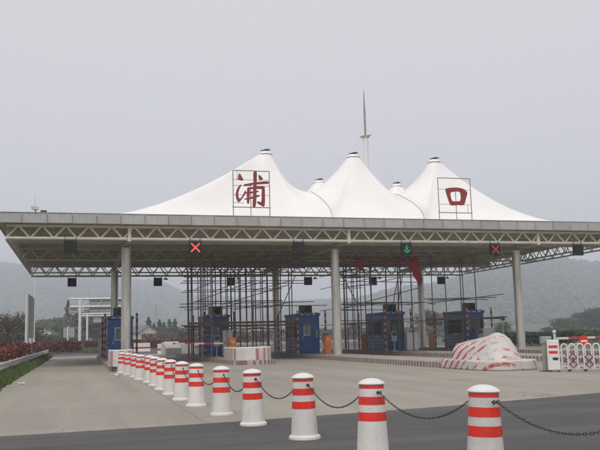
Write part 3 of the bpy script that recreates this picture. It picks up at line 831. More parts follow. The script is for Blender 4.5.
# convex mirror on the right island
r = thing('lane_mirror', 'round mirror on a post between the rightmost booth and the right column', 'mirror', (27.35, 47.5, ZI))
MB().tube((0,0,0), (0,0,2.0), .035, 8).build('post', MT['light_metal'], r, world=False)
q = MB().lathe([(.27, 0), (.27, .03), (.24, .05)], 22).build('mirror_rim', MT['white_steel'], r, world=False, smooth=40); q.rotation_euler = (pi/2, 0, 0); q.location = (0, -.04, 1.95)
q2 = MB().lathe([(.16, .052), (.09, .07), (.02, .075)], 22).build('mirror_glass', MT['glass'], q, world=False, smooth=40)

# ------------------------------------------------------------------ scaffolds
def scaffold(label, x0, x1, rows, ztop, step, levels, diag, seed, planks=()):
    rd = random.Random(seed)
    r = thing('scaffold', label, 'scaffold', ((x0+x1)/2, rows[0], 0), 'scaffolds under the canopy')
    xs = []; x = x0
    while x <= x1+.01: xs.append(x); x += step*rd.uniform(.85, 1.15)
    zfoot = lambda x, y: ZI if any(abs(x-c_) < HW-.05 and y > n_+1 for c_, n_ in zip(XI, NOSE)) else 0.0
    for y in rows:
        for x in xs:
            xx = x+rd.gauss(0, .06); yy = y+rd.gauss(0, .05)
            for c_ in XI:       # keep clear of booths
                if abs(xx-c_) < .92 and 49.7 < yy < 53.6: xx = c_+(1.05 if xx > c_ else -1.05)
                if abs(xx-c_) < .35 and abs(yy-44) < .4: xx = c_+.5
                for gy_ in (49.2, 54.3):
                    if abs(yy-gy_) < .2 and abs(abs(xx-c_)-.94) < .2: xx += .25
            if rd.random() < .06 or x < x0+(y-rows[0])*x0/rows[0]-.2: continue
            MB().tube((xx, yy, zfoot(xx, yy)), (xx+rd.gauss(0, .05), yy+rd.gauss(0, .04), ztop*rd.uniform(.94, 1.0)), rd.uniform(.028, .04), 6).build('pole', MT['scaffold'], r)
        for z, thick in levels:
            a = x0+(y-rows[0])*x0/rows[0]-rd.uniform(.1, .5); e = x1+rd.uniform(.15, 1.1)
            dz = rd.gauss(0, .07)
            MB().tube((a, y+.06, z+dz), (e, y+.06, z+dz+rd.gauss(0, .07)), thick, 6).build('ledger', MT['scaffold'], r)
    for z, thick in levels:
        for x in xs[2::2]:
            if any(abs(x+.06-c_) < .95 for c_ in XI) and z < 3.4: continue
            MB().tube((x+.06, rows[0]-.3, z-.05), (x+.06, rows[-1]+.3, z-.05+rd.gauss(0, .05)), .022, 6).build('transom', MT['scaffold'], r)
    for (xa, za, xb, zb_, y) in diag:
        MB().tube((xa, y, za), (xb, y, zb_), .028, 6).build('brace', MT['scaffold'], r)
    for (xa, xb, y, z, wd) in planks:
        MB().box(xa, xb, y-wd/2, y+wd/2, z, z+(.13 if z < 2.5 else .05)).build('board', MT['plank'], r)
    return r
TOP = 6.42
scaffold('dense pole scaffold around the second booth, left of the middle column', 6.15, 13.7, (46.6, 48.9, 55.2, 57.6), TOP, .8,
         [(2.12, .04), (3.45, .026), (4.75, .026), (5.75, .03), (6.2, .03)], [(6.2, 3.35, 10.3, 4.75, 46.45), (8.6, 3.4, 12.9, 4.6, 48.75), (12.0, 2.2, 13.4, 5.2, 48.8)], 3,
         [(6.3, 13.0, 46.95, 2.17, .22), (7.4, 13.0, 46.9, 5.82, .25), (7.0, 12.6, 49.2, 3.6, .22)])
scaffold('pole scaffold right of the middle column, below the red banner', 15.9, 20.9, (46.6, 48.7, 55.3, 57.4), TOP, .85,
         [(2.10, .03), (3.25, .026), (4.9, .026), (5.75, .03), (6.2, .03)], [(15.8, 3.0, 20.9, 4.2, 46.45), (16.4, 5.4, 17.5, 3.3, 48.6), (19.6, 5.2, 18.9, 2.2, 46.5), (19.9, 5.2, 19.3, 2.2, 46.55)], 5,
         [(15.9, 19.0, 46.95, 3.3, .22), (17.5, 20.7, 47.3, 3.3, .22)])
scaffold('open pole scaffold in front of the rightmost booth', 21.7, 26.2, (46.4, 48.3, 55.5), TOP, 1.15,
         [(2.08, .036), (3.55, .03), (5.9, .028)], [(21.5, 3.2, 26.9, 3.75, 46.3)], 9, [(21.5, 26.9, 46.72, 2.14, .2)])
# ladder frame on the left scaffold
r = thing('scaffold_ladder', 'narrow ladder frame standing in the left scaffold above the second booth', 'ladder', (7.4, 47.8, 0))
for x in (7.2, 7.75): MB().tube((x, 47.7, 0 if x < 7.38 else ZI), (x, 47.9, 6.3), .03, 8).build('rail', MT['grey_metal'], r)
for k in range(20): MB().tube((7.2, 47.7+.2*(.3+.3*k)/6.3, .35+.3*k), (7.75, 47.7+.2*(.3+.3*k)/6.3, .35+.3*k), .016, 6).build('rung', MT['grey_metal'], r)

# ------------------------------------------------------------------ red banner cloth
def cloth(name, label, prof, y, mat, cat):
    # prof: list of (x_left, z_left, x_right, z_right) down the strip
    b = MB(); nx = 7
    for i, (xa, za, xb, zb_) in enumerate(prof):
        for k in range(nx):
            t = k/(nx-1); b.v.append((xa+(xb-xa)*t, y+.06*math.sin(2.2*pi*t+i*.7)+.03*math.sin(i*1.3), za+(zb_-za)*t))
    for i in range(len(prof)-1):
        for k in range(nx-1): a = i*nx+k; b.f.append((a, a+1, a+nx+1, a+nx))
    o = b.build(name, mat, smooth=80)
    md = o.modifiers.new('thickness', 'SOLIDIFY'); md.thickness = .008
    return tag(o, label, cat)
cloth('hanging_banner', 'long red cloth strip hanging crooked right of the green arrow signal', [(20.25, 6.1, 20.95, 6.16), (20.32, 5.7, 20.92, 5.7), (20.42, 5.35, 20.98, 5.3), (20.5, 5.0, 21.08, 4.95), (20.68, 4.7, 21.12, 4.72), (20.85, 4.42, 21.0, 4.38)], 46.3, MT['banner'], 'banner')
cloth('hanging_banner', 'short red cloth strip hanging right of the middle column top', [(16.7, 6.12, 17.1, 6.12), (16.78, 5.8, 17.12, 5.78), (16.88, 5.5, 17.18, 5.46), (16.98, 5.3, 17.16, 5.24)], 46.3, MT['banner'], 'banner')
b = MB(); pr = []
for k in range(25):
    t = k/24; x = 16.2+4.5*t; z = 6.14-.22*math.sin(pi*t)-.03*math.sin(9*t); h = .06+.14*math.exp(-((t-.75)/.12)**2)+.10*math.exp(-((t-.03)/.06)**2)
    pr.append((x, 46.42+.02*math.sin(14*t), z, h))
for p in pr: b.v += [(p[0], p[1], p[2]), (p[0], p[1]-.04, p[2]-p[3])]
b.f = [(2*k, 2*k+1, 2*k+3, 2*k+2) for k in range(24)]
o = b.build('draped_banner', MT['banner'], smooth=80); o.modifiers.new('thickness', 'SOLIDIFY').thickness = .01
tag(o, 'narrow red cloth draped along the scaffold between the two hanging strips', 'banner')

# ------------------------------------------------------------------ folding gate, sign and barrier at right
ga = math.atan2(-.62, 1.0); gd = Vector((math.cos(ga), math.sin(ga), 0)); gp = Vector((15.62, 22.75, 0))
gp = Vector((15.35, 23.05, 0)) 
gp = at(549, 371, 22.9); gp.z = 0
r = thing('folding_gate', 'white folding gate of arched tubes with red striped end cabinet', 'gate', gp); r.rotation_euler.z = ga
hd = MB().box(-.02, .36, -.17, .17, .05, 1.02).build('head_cabinet', MT['white_steel'], r, world=False, bevel=.025)
for z in (.58, .76): MB().box(.03, .31, -.176, -.171, z, z+.085).build('red_stripe', MT['band_red'], hd, world=False)
MB().box(.14, .31, -.176, -.171, .37, .46).build('name_plate', MT['dark_metal'], hd, world=False)
for x in (.05, .3):
    for y in (-.12, .12): MB().tube((x, y, .05), (x, y, .0), .03, 8).build('castor', MT['dark_metal'], hd, world=False)
am = wm = lm = None
NA = 14
for k in range(NA):
    if am is None:
        pts = [(0, -.0, .06), (0, 0, .78)]+[(.095-.095*math.cos(pi*t/8), 0, .78+.10*math.sin(pi*t/8)) for t in range(9)]+[(.19, 0, .78), (.19, 0, .06)]
        a_ = MB().sweep(pts, .022, 8).build('arch', MT['white_steel'], r, world=False, smooth=60); am = a_.data
        w1 = MB().lathe([(.035, -.015), (.035, .015)], 12).build('wheel', MT['dark_metal'], a_, world=False); wm = w1.data
        l1 = MB().box(.02, .17, -.01, .01, .15, .18).build('cross_bar', MT['white_steel'], a_, world=False); lm = l1.data
    else:
        a_ = link('arch', am, r); w1 = link('wheel', wm, a_); l1 = link('cross_bar', lm, a_)
    w1.rotation_euler = (pi/2, 0, 0); w1.location = (0 if k % 2 else .19, -.03, .035)
    a_.location = (.42+.245*k, .03 if k % 2 else -.03, 0)
for k in range(NA-1):
    x = .42+.245*k
    for (a0, z0, a1, z1) in ((.10, .12, .35, .34), (.10, .34, .35, .12), (.10, .34, .35, .56), (.10, .56, .35, .34)):
        MB().tube((x+a0, 0 if z0 < z1 else .012, z0), (x+a1, 0 if z0 < z1 else .012, z1), .018, 6).build('scissor_bar', MT['purple'], r, world=False)
pq = at(545.5, 371, 23.1); pq.z = 0
r = thing('gate_post', 'grey steel gate post with a square box beside the folding gate cabinet', 'post', pq)
MB().box(-.06, .06, -.06, .06, .02, 1.05).build('shaft', MT['grey_metal'], r, world=False, bevel=.008)
MB().box(-.14, .14, -.14, .14, 0, .02).build('foot_plate', MT['dark_metal'], r, world=False)
MB().box(-.10, .26, -.08, .08, .90, 1.14).build('control_box', MT['grey_metal'], r, world=False, bevel=.012)
bp = at(556.5, 365, 24.6); bp.z = .0
r = thing('barrier_post', 'pale post with round knob holding the arm behind the folding gate', 'barrier', bp)
MB().tube((0,0,0), (0,0,1.20), .05, 10).lathe([(.02, 1.19), (.07, 1.23), (.075, 1.27), (.05, 1.32), (.01, 1.34)], 14).build('post', MT['light_metal'], r, world=False, smooth=50)
ar = MB().box(.05, 4.2, -.02, .02, 1.0, 1.08).build('arm', MT['arm'], r, world=False)
MB().tube((.05, 0, .55), (1.25, 0, .98), .02, 8).build('stay', MT['light_metal'], r, world=False)
r = thing('no_entry_sign', 'round red no entry sign with white bar hung on the barrier arm', 'sign', (bp.x+1.14, 24.55, .92))
d_ = MB().lathe([(.20, 0), (.20, .012)], 32).build('disc', MT['band_red'], r, world=False); d_.rotation_euler = (pi/2, 0, 0)
MB().box(-.135, .135, -.018, -.013, -.035, .035).build('white_bar', MT['white_steel'], r, world=False)
MB().box(-.02, .02, .001, .02, .05, .14).build('clip', MT['grey_metal'], r, world=False)

# ------------------------------------------------------------------ bollards and chains
BP = [(1.764,34.22),(1.914,32.06),(2.02,29.9),(2.044,27.77),(2.193,25.77),(2.203,23.84),(2.19,21.82),(2.201,19.86),(2.24,17.97),(2.304,16.17),(2.457,14.08),(2.624,12.21),(2.904,10.30),(3.16,8.44),(3.61,6.72),(4.25,5.05)]
def brad(z): return .178-.043*(z-.05)/.74
def make_bollard():
    r = thing('bollard', 'x', 'bollard', (0,0,0), 'red and white bollards in a row')
    z0 = .006
    MB().lathe([(.212, z0*0), (.214, .012), (.208, .035), (.186, .052), (.178, .06), (brad(.4), .4), (brad(.79), .79)], 40).build('body', MT['paint_white'], r, world=False, smooth=35)
    for a, b_ in ((.395, .49), (.57, .658), (.745, .783)):
        MB().lathe([(brad(a)-.002, a), (brad(a)+.0025, a+.001), (brad(b_)+.0025, b_-.001), (brad(b_)-.002, b_)], 40).build('reflective_band', MT['band_red'], r, world=False, smooth=50)
    MB().lathe([(.13, .786), (.150, .789), (.153, .797), (.146, .808), (.12, .828), (.08, .845), (.04, .854), (.008, .857)], 40).build('cap', MT['cap_white'], r, world=False, smooth=50)
    return r
b0 = make_bollard()
onm = ['', 'second', 'third', 'fourth', 'fifth', 'sixth', 'seventh', 'eighth', 'ninth', 'tenth', 'eleventh', 'twelfth', 'thirteenth', 'fourteenth', 'fifteenth']
order = list(range(len(BP)))[::-1]
HK = .705
def hook_dir(i, j):
    a, b_ = Vector((*BP[i], 0)), Vector((*BP[j], 0)); return (b_-a).normalized()
for i, (x, y) in enumerate(BP):
    o = b0 if i == 0 else copy_tree(b0)
    o.location = (x, y, .006 if y < 12.6 else 0)
    o.rotation_euler = (random.gauss(0, .012), random.gauss(0, .012), 0)
    kn = len(BP)-2-i
    o['label'] = ('bollard just past the right picture edge that holds the last chain' if kn < 0 else 'nearest red banded white bollard, on the dark asphalt at right' if kn == 0 else
                  'farthest red banded white bollard, beside the left island nose' if i == 0 else
                  '%s farthest red banded white bollard of the long row' % onm[i] if i < 8 else
                  '%s nearest red banded white bollard of the chained row' % onm[kn])
    for j in (i-1, i+1):
        if 0 <= j < len(BP):
            d = hook_dir(i, j); R0 = brad(HK)
            p0 = Vector((0,0,HK))+d*(R0-.01); p1 = Vector((0,0,HK))+d*(R0+.018)
            MB().tube(p0, p1, .008, 8).sweep([p1+d*.016*math.cos(t)+Vector((0,0,.016*math.sin(t)))+d*.012 for t in [2*pi*k/10 for k in range(11)]], .005, 6).build('chain_eye', MT['chain'], o, world=False)
def torus_link(b, c_, d, up_, L=.040, wd=.0095, r=.0032):
    side = d.cross(up_).normalized(); pts = []
    for k in range(10):
        t = 2*pi*k/10; pts.append(c_+d*(L*.5*math.cos(t)*1.12)+side*(wd*math.sin(t)))
    n = 5; base = len(b.v); nrm = d.cross(side)
    for k, p in enumerate(pts):
        q = (pts[(k+1) % 10]-pts[k-1]).normalized(); o1 = q.cross(nrm).normalized()
        for m_ in range(n):
            t = 2*pi*m_/n; b.v.append(tuple(p+o1*r*math.cos(t)+nrm*r*math.sin(t)))
    for k in range(10):
        for m_ in range(n):
            b.f.append((base+k*n+m_, base+k*n+(m_+1) % n, base+((k+1) % 10)*n+(m_+1) % n, base+((k+1) % 10)*n+m_))
for i in range(len(BP)-1):
    d = hook_dir(i, i+1)
    A = Vector((*BP[i], HK))+d*(brad(HK)+.04); B = Vector((*BP[i+1], HK))-d*(brad(HK)+.04)
    sag = random.uniform(.19, .27); L = (B-A).length
    f_ = lambda t: A+(B-A)*t-Vector((0,0,sag*4*t*(1-t)))
    ln = L*(1+8/3*(sag/L)**2); n = int(ln/.035); b = MB()
    for k in range(n):
        t = (k+.5)/n; c_ = f_(t); dd = (f_(min(1, t+.01))-f_(max(0, t-.01))).normalized()
        upv = Vector((0,0,1)) if k % 2 else dd.cross(Vector((0,0,1))).normalized()
        torus_link(b, c_, dd, upv)
    kn = len(BP)-2-i
    lb = ('nearest sagging chain, running out of the picture at the right' if kn == 0 else 'farthest chain of the bollard row, near the left island nose' if i == 0 else
          '%s nearest sagging dark chain between two bollards' % onm[kn] if kn < 8 else '%s farthest dark chain between two bollards' % onm[i])
    tag(b.build('bollard_chain', MT['chain'], smooth=60), lb, 'chain', 'chains between the bollards')

# ------------------------------------------------------------------ left side: guard rail, hedge, road sign, lamp pole
r = thing('guard_rail', 'grey metal crash barrier along the left road edge', 'guard rail', (-2.75, 30, 0))
prof = [(-.02, .38), (.04, .40), (.04, .46), (-.01, .49), (-.01, .53), (.04, .56), (.04, .62), (-.02, .64), (-.035, .64), (.02, .61), (.02, .57), (-.03, .54), (-.03, .48), (.02, .45), (.02, .41), (-.035, .38)]
b = MB()
for k in range(16):
    y0 = 14+4*k
    MB().prism([(-2.68+p[0], p[1]) for p in prof], 'y', y0+.003, y0+3.997).build('rail', MT['light_metal'], r)
    MB().box(-2.82, -2.72, y0+1.9, y0+2.02, -.07, .66).build('post', MT['grey_metal'], r)

def leafmass(name, n, fn, mat, size, parent):
    b = MB()
    for _ in range(n):
        P = Vector(fn()); s_ = size*random.uniform(.6, 1.4)
        u = Vector((random.gauss(0,1), random.gauss(0,1), random.gauss(0,.7))).normalized(); v = u.cross(Vector((random.gauss(0,1), random.gauss(0,1), random.gauss(0,1)))).normalized()
        b.add([P-u*s_, P+v*s_*.55, P+u*s_, P-v*s_*.55], [(0,1,2,3)])
    return b.build(name, mat, parent)
def hedge(label, x0, x1, y0, y1, h, n, mat, size=.11, wob=.25, cat='hedge', group=None):
    r = thing('hedge', label, cat, ((x0+x1)/2, (y0+y1)/2, -.07), group)
    sd_ = random.random()*50
    def fn():
        x = random.uniform(x0, x1); y = random.uniform(y0, y1)
        hh = h*(1+wob*mnoise.noise((x*.45+sd_, y*.45, 3))+wob*.5*mnoise.noise((x*1.7+sd_, y*1.7, 9)))
        z = hh*(1-random.random()**2.2*.9)
        return (x, y, z)
    leafmass('foliage', n, fn, mat, size, r)
    b = MB()
    for _ in range(max(6, int((x1-x0)*(y1-y0)*.6))):
        x = random.uniform(x0, x1); y = random.uniform(y0, y1); b.tube((x, y, -.1), (x+random.gauss(0,.15), y+random.gauss(0,.15), h*.75), .02, 4, .008)
    b.build('stems', MT['bark'], r)['kind'] = 'stuff'
    return r
hedge('bank of red leaved shrubs behind the crash barrier at the left edge', -6.5, -3.1, 20, 48, 1.02, 24000, MT['leaf_red'], .075)
hedge('dark red shrub bank beside the left sign posts', -9.5, -3.2, 48.5, 80, 1.2, 22000, MT['leaf_red'], .10)
hedge('low red hedge crossing beyond the end of the left lane', -10, .4, 97, 103, 1.3, 14000, MT['leaf_red'], .12)
hedge('far red hedge strip at the foot of the gantry posts', .8, 6.0, 124, 128, 1.3, 5000, MT['leaf_red'], .14)
hedge('red hedge behind the left island, right of the left column', 6.5, 24, 118, 124, 1.3, 12000, MT['leaf_red'], .14)
hedge('green bush clump at the foot of the left bare trees', -16, -8, 84, 90, 2.3, 9000, MT['leaf_mid'], .14)
hedge('dark green hedge behind the right column foot', 36.5, 46, 66, 69, 1.05, 6000, MT['leaf_dark'], .12)
hedge('pale green shrubs beyond the folding gate', 37, 58, 72, 77, 1.1, 9000, MT['leaf_mid'], .14)
hedge('long line of scrub far behind the booths', 14, 90, 180, 188, 2.6, 16000, MT['leaf_brown'], .22)
hedge('far green scrub line left of the gantry', -40, 2, 175, 182, 2.6, 12000, MT['leaf_mid'], .22)

pa = at(26, 345, 57.0); pb = at(33.2, 345, 64.0)
r = thing('road_sign', 'tall green roadside sign seen nearly edge on at the left', 'road sign', (pa.x, pa.y, -.07))
za, zb_ = at(27, 338, 57.3).z, at(27, 295, 57.3).z
n_ = Vector((pb.x-pa.x, pb.y-pa.y, 0)).normalized(); side = Vector((n_.y, -n_.x, 0))
P0 = Vector((pa.x, pa.y, 0))+n_*.25+side*.02; Wd = 4.6
b = MB(); q = []
for z in (za, zb_):
    for (s1, s2) in ((0, .0), (Wd, .0), (Wd, .05), (0, .05)): p = P0+n_*s1+side*(s2+.09); q.append((p.x, p.y, z))
b.add(q, [(0,3,2,1),(4,5,6,7),(0,1,5,4),(1,2,6,5),(2,3,7,6),(3,0,4,7)]).build('panel', MT['sign_green'], r)
for s1 in (.2, Wd-.6):
    p = P0+n_*(s1-.2)
    MB().tube((p.x, p.y, -.09), (p.x, p.y, zb_+.05), .13, 12).build('post', MT['white_steel'], r, smooth=50)
for z in (za+.6, (za+zb_)/2, zb_-.35):
    p = P0-n_*.22+side*.06; e = P0+n_*(Wd-.1)+side*.06
    MB().tube((p.x, p.y, z), (e.x, e.y, z), .045, 8).build('rail', MT['light_metal'], r, smooth=50)
lp = at(33.7, 345, 70); 
r = thing('lamp_pole', 'thin tall white lamp pole behind the green roadside sign', 'lamp pole', (lp.x, lp.y, -.07))
MB().tube((0,0,-.02), (0,0,9.2), .09, 12, .05).build('pole', MT['white_steel'], r, world=False, smooth=50)
MB().sweep([(0,0,9.15), (.5,0,9.6), (1.4,0,9.8)], .035, 8).build('bracket', MT['white_steel'], r, world=False, smooth=50)
MB().box(1.35, 2.0, -.1, .1, 9.74, 9.88).build('lamp_head', MT['light_metal'], r, world=False, bevel=.03)

# ------------------------------------------------------------------ overhead gantries beyond the plaza
def gantry(label, u_post, Y, ztop, zlow, xlen, xback, panels, rp):
    p = at(u_post, 340, Y)
    r = thing('sign_gantry', label, 'gantry', (p.x, Y, -.07), 'white gantries beyond the plaza')
    MB().tube((0,0,-.02), (0,0,ztop+.07), rp, 12).build('post', MT['white_steel'], r, world=False, smooth=50)
    MB().tube((0,0,0.0), (0,0,.25), rp*1.5, 12).build('footing', MT['grey_metal'], r, world=False, smooth=50)
    MB().tube((xlen,0,-.02), (xlen,0,ztop+.07), rp, 12).build('post', MT['white_steel'], r, world=False, smooth=50)
    for z in (ztop, zlow):
        MB().tube((-xback,-.0,z), (xlen,-.0,z), rp*.72, 10).build('crossbeam', MT['white_steel'], r, world=False, smooth=50)
    for k in range(int(xlen/2.2)):
        MB().tube((2.2*k+.3,0,zlow), (2.2*k+1.4,0,ztop), .05, 6).build('web_bar', MT['white_steel'], r, world=False)
    for (x0, x1, z0, z1) in panels:
        pn = MB().box(x0, x1, .24, .29, z0, z1).build('sign_panel', MT['sign_back'], r, world=False)
        nr = max(2, int((z1-z0)/.55))
        for k in range(nr): 
            z = z0+(z1-z0)*(k+.5)/nr
            MB().box(x0, x1, .17, .237, z-.05, z+.05).build('rib', MT['light_metal'], pn, world=False)
        for k in range(int((x1-x0)/1.0)):
            MB().box(x0+.5+k, x0+.56+k, .19, .238, z0, z1).build('stiffener', MT['grey_metal'], pn, world=False)
gantry('nearer white gantry with grey sign backs beyond the left lane', 79.6, 130, 8.1, 6.85, 7.6, 1.6, [(1.4, 7.2, 5.85, 8.4), (-1.75, -.35, 5.8, 6.8)], .24)
gantry('farther smaller white gantry seen below the nearer one', 87.0, 175, 7.2, 6.75, 8.2, 1.2, [(1.2, 5.0, 5.3, 6.6)], .22)
r = thing('back_of_sign', 'small grey road sign on a post left of the gantry', 'road sign', tuple(at(67.5, 345, 110).xy)+(-.07,))
MB().tube((0,0,-.02), (0,0,3.4), .1, 10).build('post', MT['white_steel'], r, world=False)
pn = MB().box(-.55, .85, .11, .15, 1.95, 3.3).build('panel', MT['sign_back'], r, world=False)
for z in (2.3, 2.9): MB().box(-.55, .85, .085, .108, z-.04, z+.04).build('rib', MT['light_metal'], pn, world=False)

# ------------------------------------------------------------------ concrete pieces beyond the booths
def water_barrier(u, v, Y, w_, h, label):
    p = at(u, v, Y)
    r = thing('traffic_barrier', label, 'barrier', (p.x, Y, -.02), 'striped traffic barriers beyond the booths')
    MB().prism([(-.28, 0), (.28, 0), (.16, h*.4), (.12, h), (-.12, h), (-.16, h*.4)], 'x', -w_/2, w_/2).build('body', MT['paint_white'], r, world=False, bevel=.03)
    for z in (h*.38, h*.72): MB().box(-w_/2-.004, w_/2+.004, -.20+.09*(z > h*.5), .2-.09*(z > h*.5), z, z+h*.17).build('red_band', MT['band_red'], r, world=False)
water_barrier(142, 345, 95, 1.9, 1.0, 'wide red and white barrier block right of the left column')
water_barrier(160.5, 350, 76, .55, .95, 'narrow red and white barrier block left of the white wedge')
r = thing('concrete_wedge', 'white wedge-shaped concrete block behind the barrier arm', 'concrete block', (8.5, 69.5, -.02))
MB().prism([(0, 0), (4.2, 0), (4.2, 1.05), (2.1, 1.15), (0, .62)], 'x', -.65, .65).shift((7.75, 67.5, -.012)).build('wedge', MT['paint_white'], r, bevel=.04)
MB().box(8.45, 9.9, 70.2, 70.6, -.012, .9).build('end_wall', MT['paint_white'], r, bevel=.03)
r = thing('side_rail', 'low pale crash barrier far behind the scaffold', 'guard rail', (18, 95, 0))
for k in range(7):
    MB().prism([(88+p[0], p[1]+.15) for p in prof], 'x', 9.5+4*k, 13.49+4*k).build('rail', MT['light_metal'], r)
    MB().box(11.4+4*k, 11.52+4*k, 88.06, 88.16, -.03, .82).build('post', MT['grey_metal'], r)
r = thing('side_rail', 'dark railing behind the right column foot', 'railing', (37, 62, 0))
for k in range(5):
    MB().tube((35.6+2*k, 64, -.07), (35.6+2*k, 64, 1.0), .04, 6).build('post', MT['dark_metal'], r)
for z in (.55, .95): MB().box(35.6, 43.6, 63.97, 64.03, z-.03, z+.03).build('rail', MT['dark_metal'], r)

# ------------------------------------------------------------------ trees
def tree_mesh(kind, seed, h):
    rd = random.Random(seed); tb = MB(); cb = MB()
    def leaf(P, s_):
        u = Vector((rd.gauss(0,1), rd.gauss(0,1), rd.gauss(0,.8))).normalized(); v = u.cross(Vector((rd.gauss(0,1), rd.gauss(0,1), rd.gauss(0,1)))).normalized()
        cb.add([P-u*s_, P+v*s_*.6, P+u*s_, P-v*s_*.6], [(0,1,2,3)])
    if kind == 'conifer':
        tb.tube((0,0,0), (0,0,h*.97), h*.018, 7, .015)
        for _ in range(1900):
            t = rd.random()**1.25; z = h*(.10+.9*t); R = h*.155*(1-t)**.8*(.72+.28*math.sin(z*5.2/h*6))
            a = rd.uniform(0, 2*pi); rr = R*math.sqrt(rd.random())*(1+.28*math.sin(3*a+t*9))
            leaf(Vector((rr*math.cos(a), rr*math.sin(a), z-rr*.35)), h*.017*rd.uniform(.6, 1.4))
        for k in range(14):
            z = h*(.12+.06*k); a = k*2.4; R = h*.12*(1-z/h)
            tb.tube((0,0,z), (R*math.cos(a), R*math.sin(a), z-R*.2), h*.005, 4, .006)
    else:
        limbs = []
        def grow(p, d, L, rad, lev):
            e = p+d*L; tb.tube(p, e, rad, 6 if lev < 2 else 4, rad*.62)
            if lev >= (5 if kind == 'bare' else 3): limbs.append(e); return
            for _ in range(3 if lev else 4):
                nd = (d+Vector((rd.gauss(0,.52), rd.gauss(0,.52), rd.gauss(.12,.3)))).normalized()
                grow(e, nd, L*rd.uniform(.58, .82), rad*.62, lev+1)
            limbs.append(e)
        grow(Vector((0,0,-.05)), Vector((rd.gauss(0,.03), rd.gauss(0,.03), 1)).normalized(), h*.27, h*.024, 0)
        top = max(e.z for e in limbs)
        if kind != 'bare':
            per = 26 if kind == 'broad' else 12
            for e in limbs:
                cr = h*.085*rd.uniform(.7, 1.3)
                for _ in range(per):
                    P = e+Vector((rd.gauss(0, cr*.6), rd.gauss(0, cr*.6), rd.gauss(0, cr*.5))); leaf(P, h*.02*rd.uniform(.7, 1.4))
            for _ in range(52):
                c_ = Vector((rd.gauss(0, h*.16), rd.gauss(0, h*.16), h*rd.uniform(.12, .78)))
                for _ in range(60):
                    leaf(c_+Vector((rd.gauss(0, h*.055), rd.gauss(0, h*.055), rd.gauss(0, h*.045))), h*.021*rd.uniform(.7, 1.4))
        k = h/top
        tb.v = [(p[0]*k, p[1]*k, p[2]*k) for p in tb.v]; cb.v = [(p[0]*k, p[1]*k, p[2]*k) for p in cb.v]
    return tb, cb
tcache = {}
def tree(kind, u, vtop, Y, mat, label, group, seed=1, wide=1.0):
    P = at(u, 340, Y); h = at(u, vtop, Y).z+.07
    nm = {'conifer': 'conifer_tree', 'broad': 'leafy_tree', 'bare': 'bare_tree', 'sparse': 'leafy_tree'}[kind]
    r = thing(nm, label, 'tree', (P.x, Y, -.07), group)
    key = (kind, seed, mat)
    if key not in tcache:
        tb, cb = tree_mesh(kind, seed, 10.0)
        a = tb.build('trunk', MT['bark'], r, world=False); c_ = cb.build('crown', MT[mat], r, world=False) if cb.v else None
        tcache[key] = (a.data, c_.data if c_ else None)
    else:
        link('trunk', tcache[key][0], r)
        if tcache[key][1]: link('crown', tcache[key][1], r)
    s_ = h/10.0
    r.scale = (s_*wide, s_*wide, s_); r.rotation_euler.z = random.uniform(0, 6.28)
    return r
GL, GC, GR, GS = 'trees left of the plaza', 'conifers right of the left column', 'trees at the right beyond the gate', 'trees seen through the scaffold'
tree('bare', 4, 313, 84, 'x', 'bare dark tree at the left picture edge', GL, 1, 1.2)
tree('bare', 17, 311, 92, 'x', 'bare spreading tree left of the green sign', GL, 2, 1.25)
tree('bare', 38, 327, 100, 'x', 'small bare tree right of the green sign', GL, 3, 1.2)
tree('sparse', -6, 318, 110, 'leaf_brown', 'brownish tree behind the bare trees at the left edge', GL, 11, 1.3)
tree('sparse', 12, 324, 120, 'leaf_mid', 'green tree behind the spreading bare tree', GL, 12, 1.4)
tree('sparse', 22, 326, 125, 'leaf_brown', 'low brownish tree just left of the green sign posts', GL, 11, 1.4)
tree('broad', 60, 322, 235, 'leaf_pale', 'pale green tree right of the gabled house', GL, 21, .95)
tree('broad', 49, 325, 290, 'leaf_mid', 'dull green tree behind the gabled house', GL, 22, 1.5)
tree('conifer', 67.5, 300.5, 240, 'leaf_dark', 'tall dark conifer left of the gantry post', GL, 31, 1.5)
tree('conifer', 74, 316, 250, 'leaf_dark', 'shorter dark conifer just behind the gantry post', GL, 32, 1.8)
tree('conifer', 76.5, 311, 255, 'leaf_dark', 'dark conifer directly behind the gantry post', GL, 31, 1.6)
tree('sparse', 94, 316, 190, 'leaf_brown', 'brownish leafless looking tree under the gantry signs', GL, 13, 1.5)
tree('sparse', 103, 320, 200, 'leaf_brown', 'brownish tree left of the left booth', GL, 11, 1.5)
for k, (u, v, s_) in enumerate(((142, 326, 32), (148.5, 317, 31), (154, 323, 32), (159.5, 319.5, 33), (164, 322, 31), (169.5, 319, 32), (175, 319, 33), (179, 327, 31))):
    tree('conifer', u, v, 250+5*(k % 3), 'leaf_dark' if k % 3 == 1 else 'leaf_mid', ['leftmost', 'tallest left-hand', 'third from left', 'fourth from left', 'fifth from left', 'sixth from left', 'second from right', 'rightmost'][k]+' conifer in the cluster between left column and scaffold', GC, s_, 2.7)
for k, (u, v, Y, mt, sd_, wd, lb) in enumerate(((560, 321, 205, 'leaf_mid', 21, 1.5, 'round green tree beyond the gate, left of the no entry sign'), (573, 321, 215, 'leaf_mid', 22, 1.3, 'green tree straight behind the no entry sign'),
        (592, 312, 230, 'leaf_dark', 23, 1.3, 'tall dark green tree at the right picture edge'), (583, 316, 240, 'leaf_dark', 21, 1.2, 'dark green tree between the no entry sign and the right edge tree'),
        (604, 314, 225, 'leaf_dark', 22, 1.3, 'dark tree cut by the right picture edge'), (547, 328, 200, 'leaf_mid', 23, 1.5, 'low green tree just right of the right column'),
        (534, 334, 210, 'leaf_dark', 21, 1.6, 'low dark tree touching the right column'), (505, 325, 170, 'leaf_mid', 22, 1.5, 'green bushy tree left of the right column'))):
    tree('broad', u, v, Y, mt, lb, GR, sd_, wd)
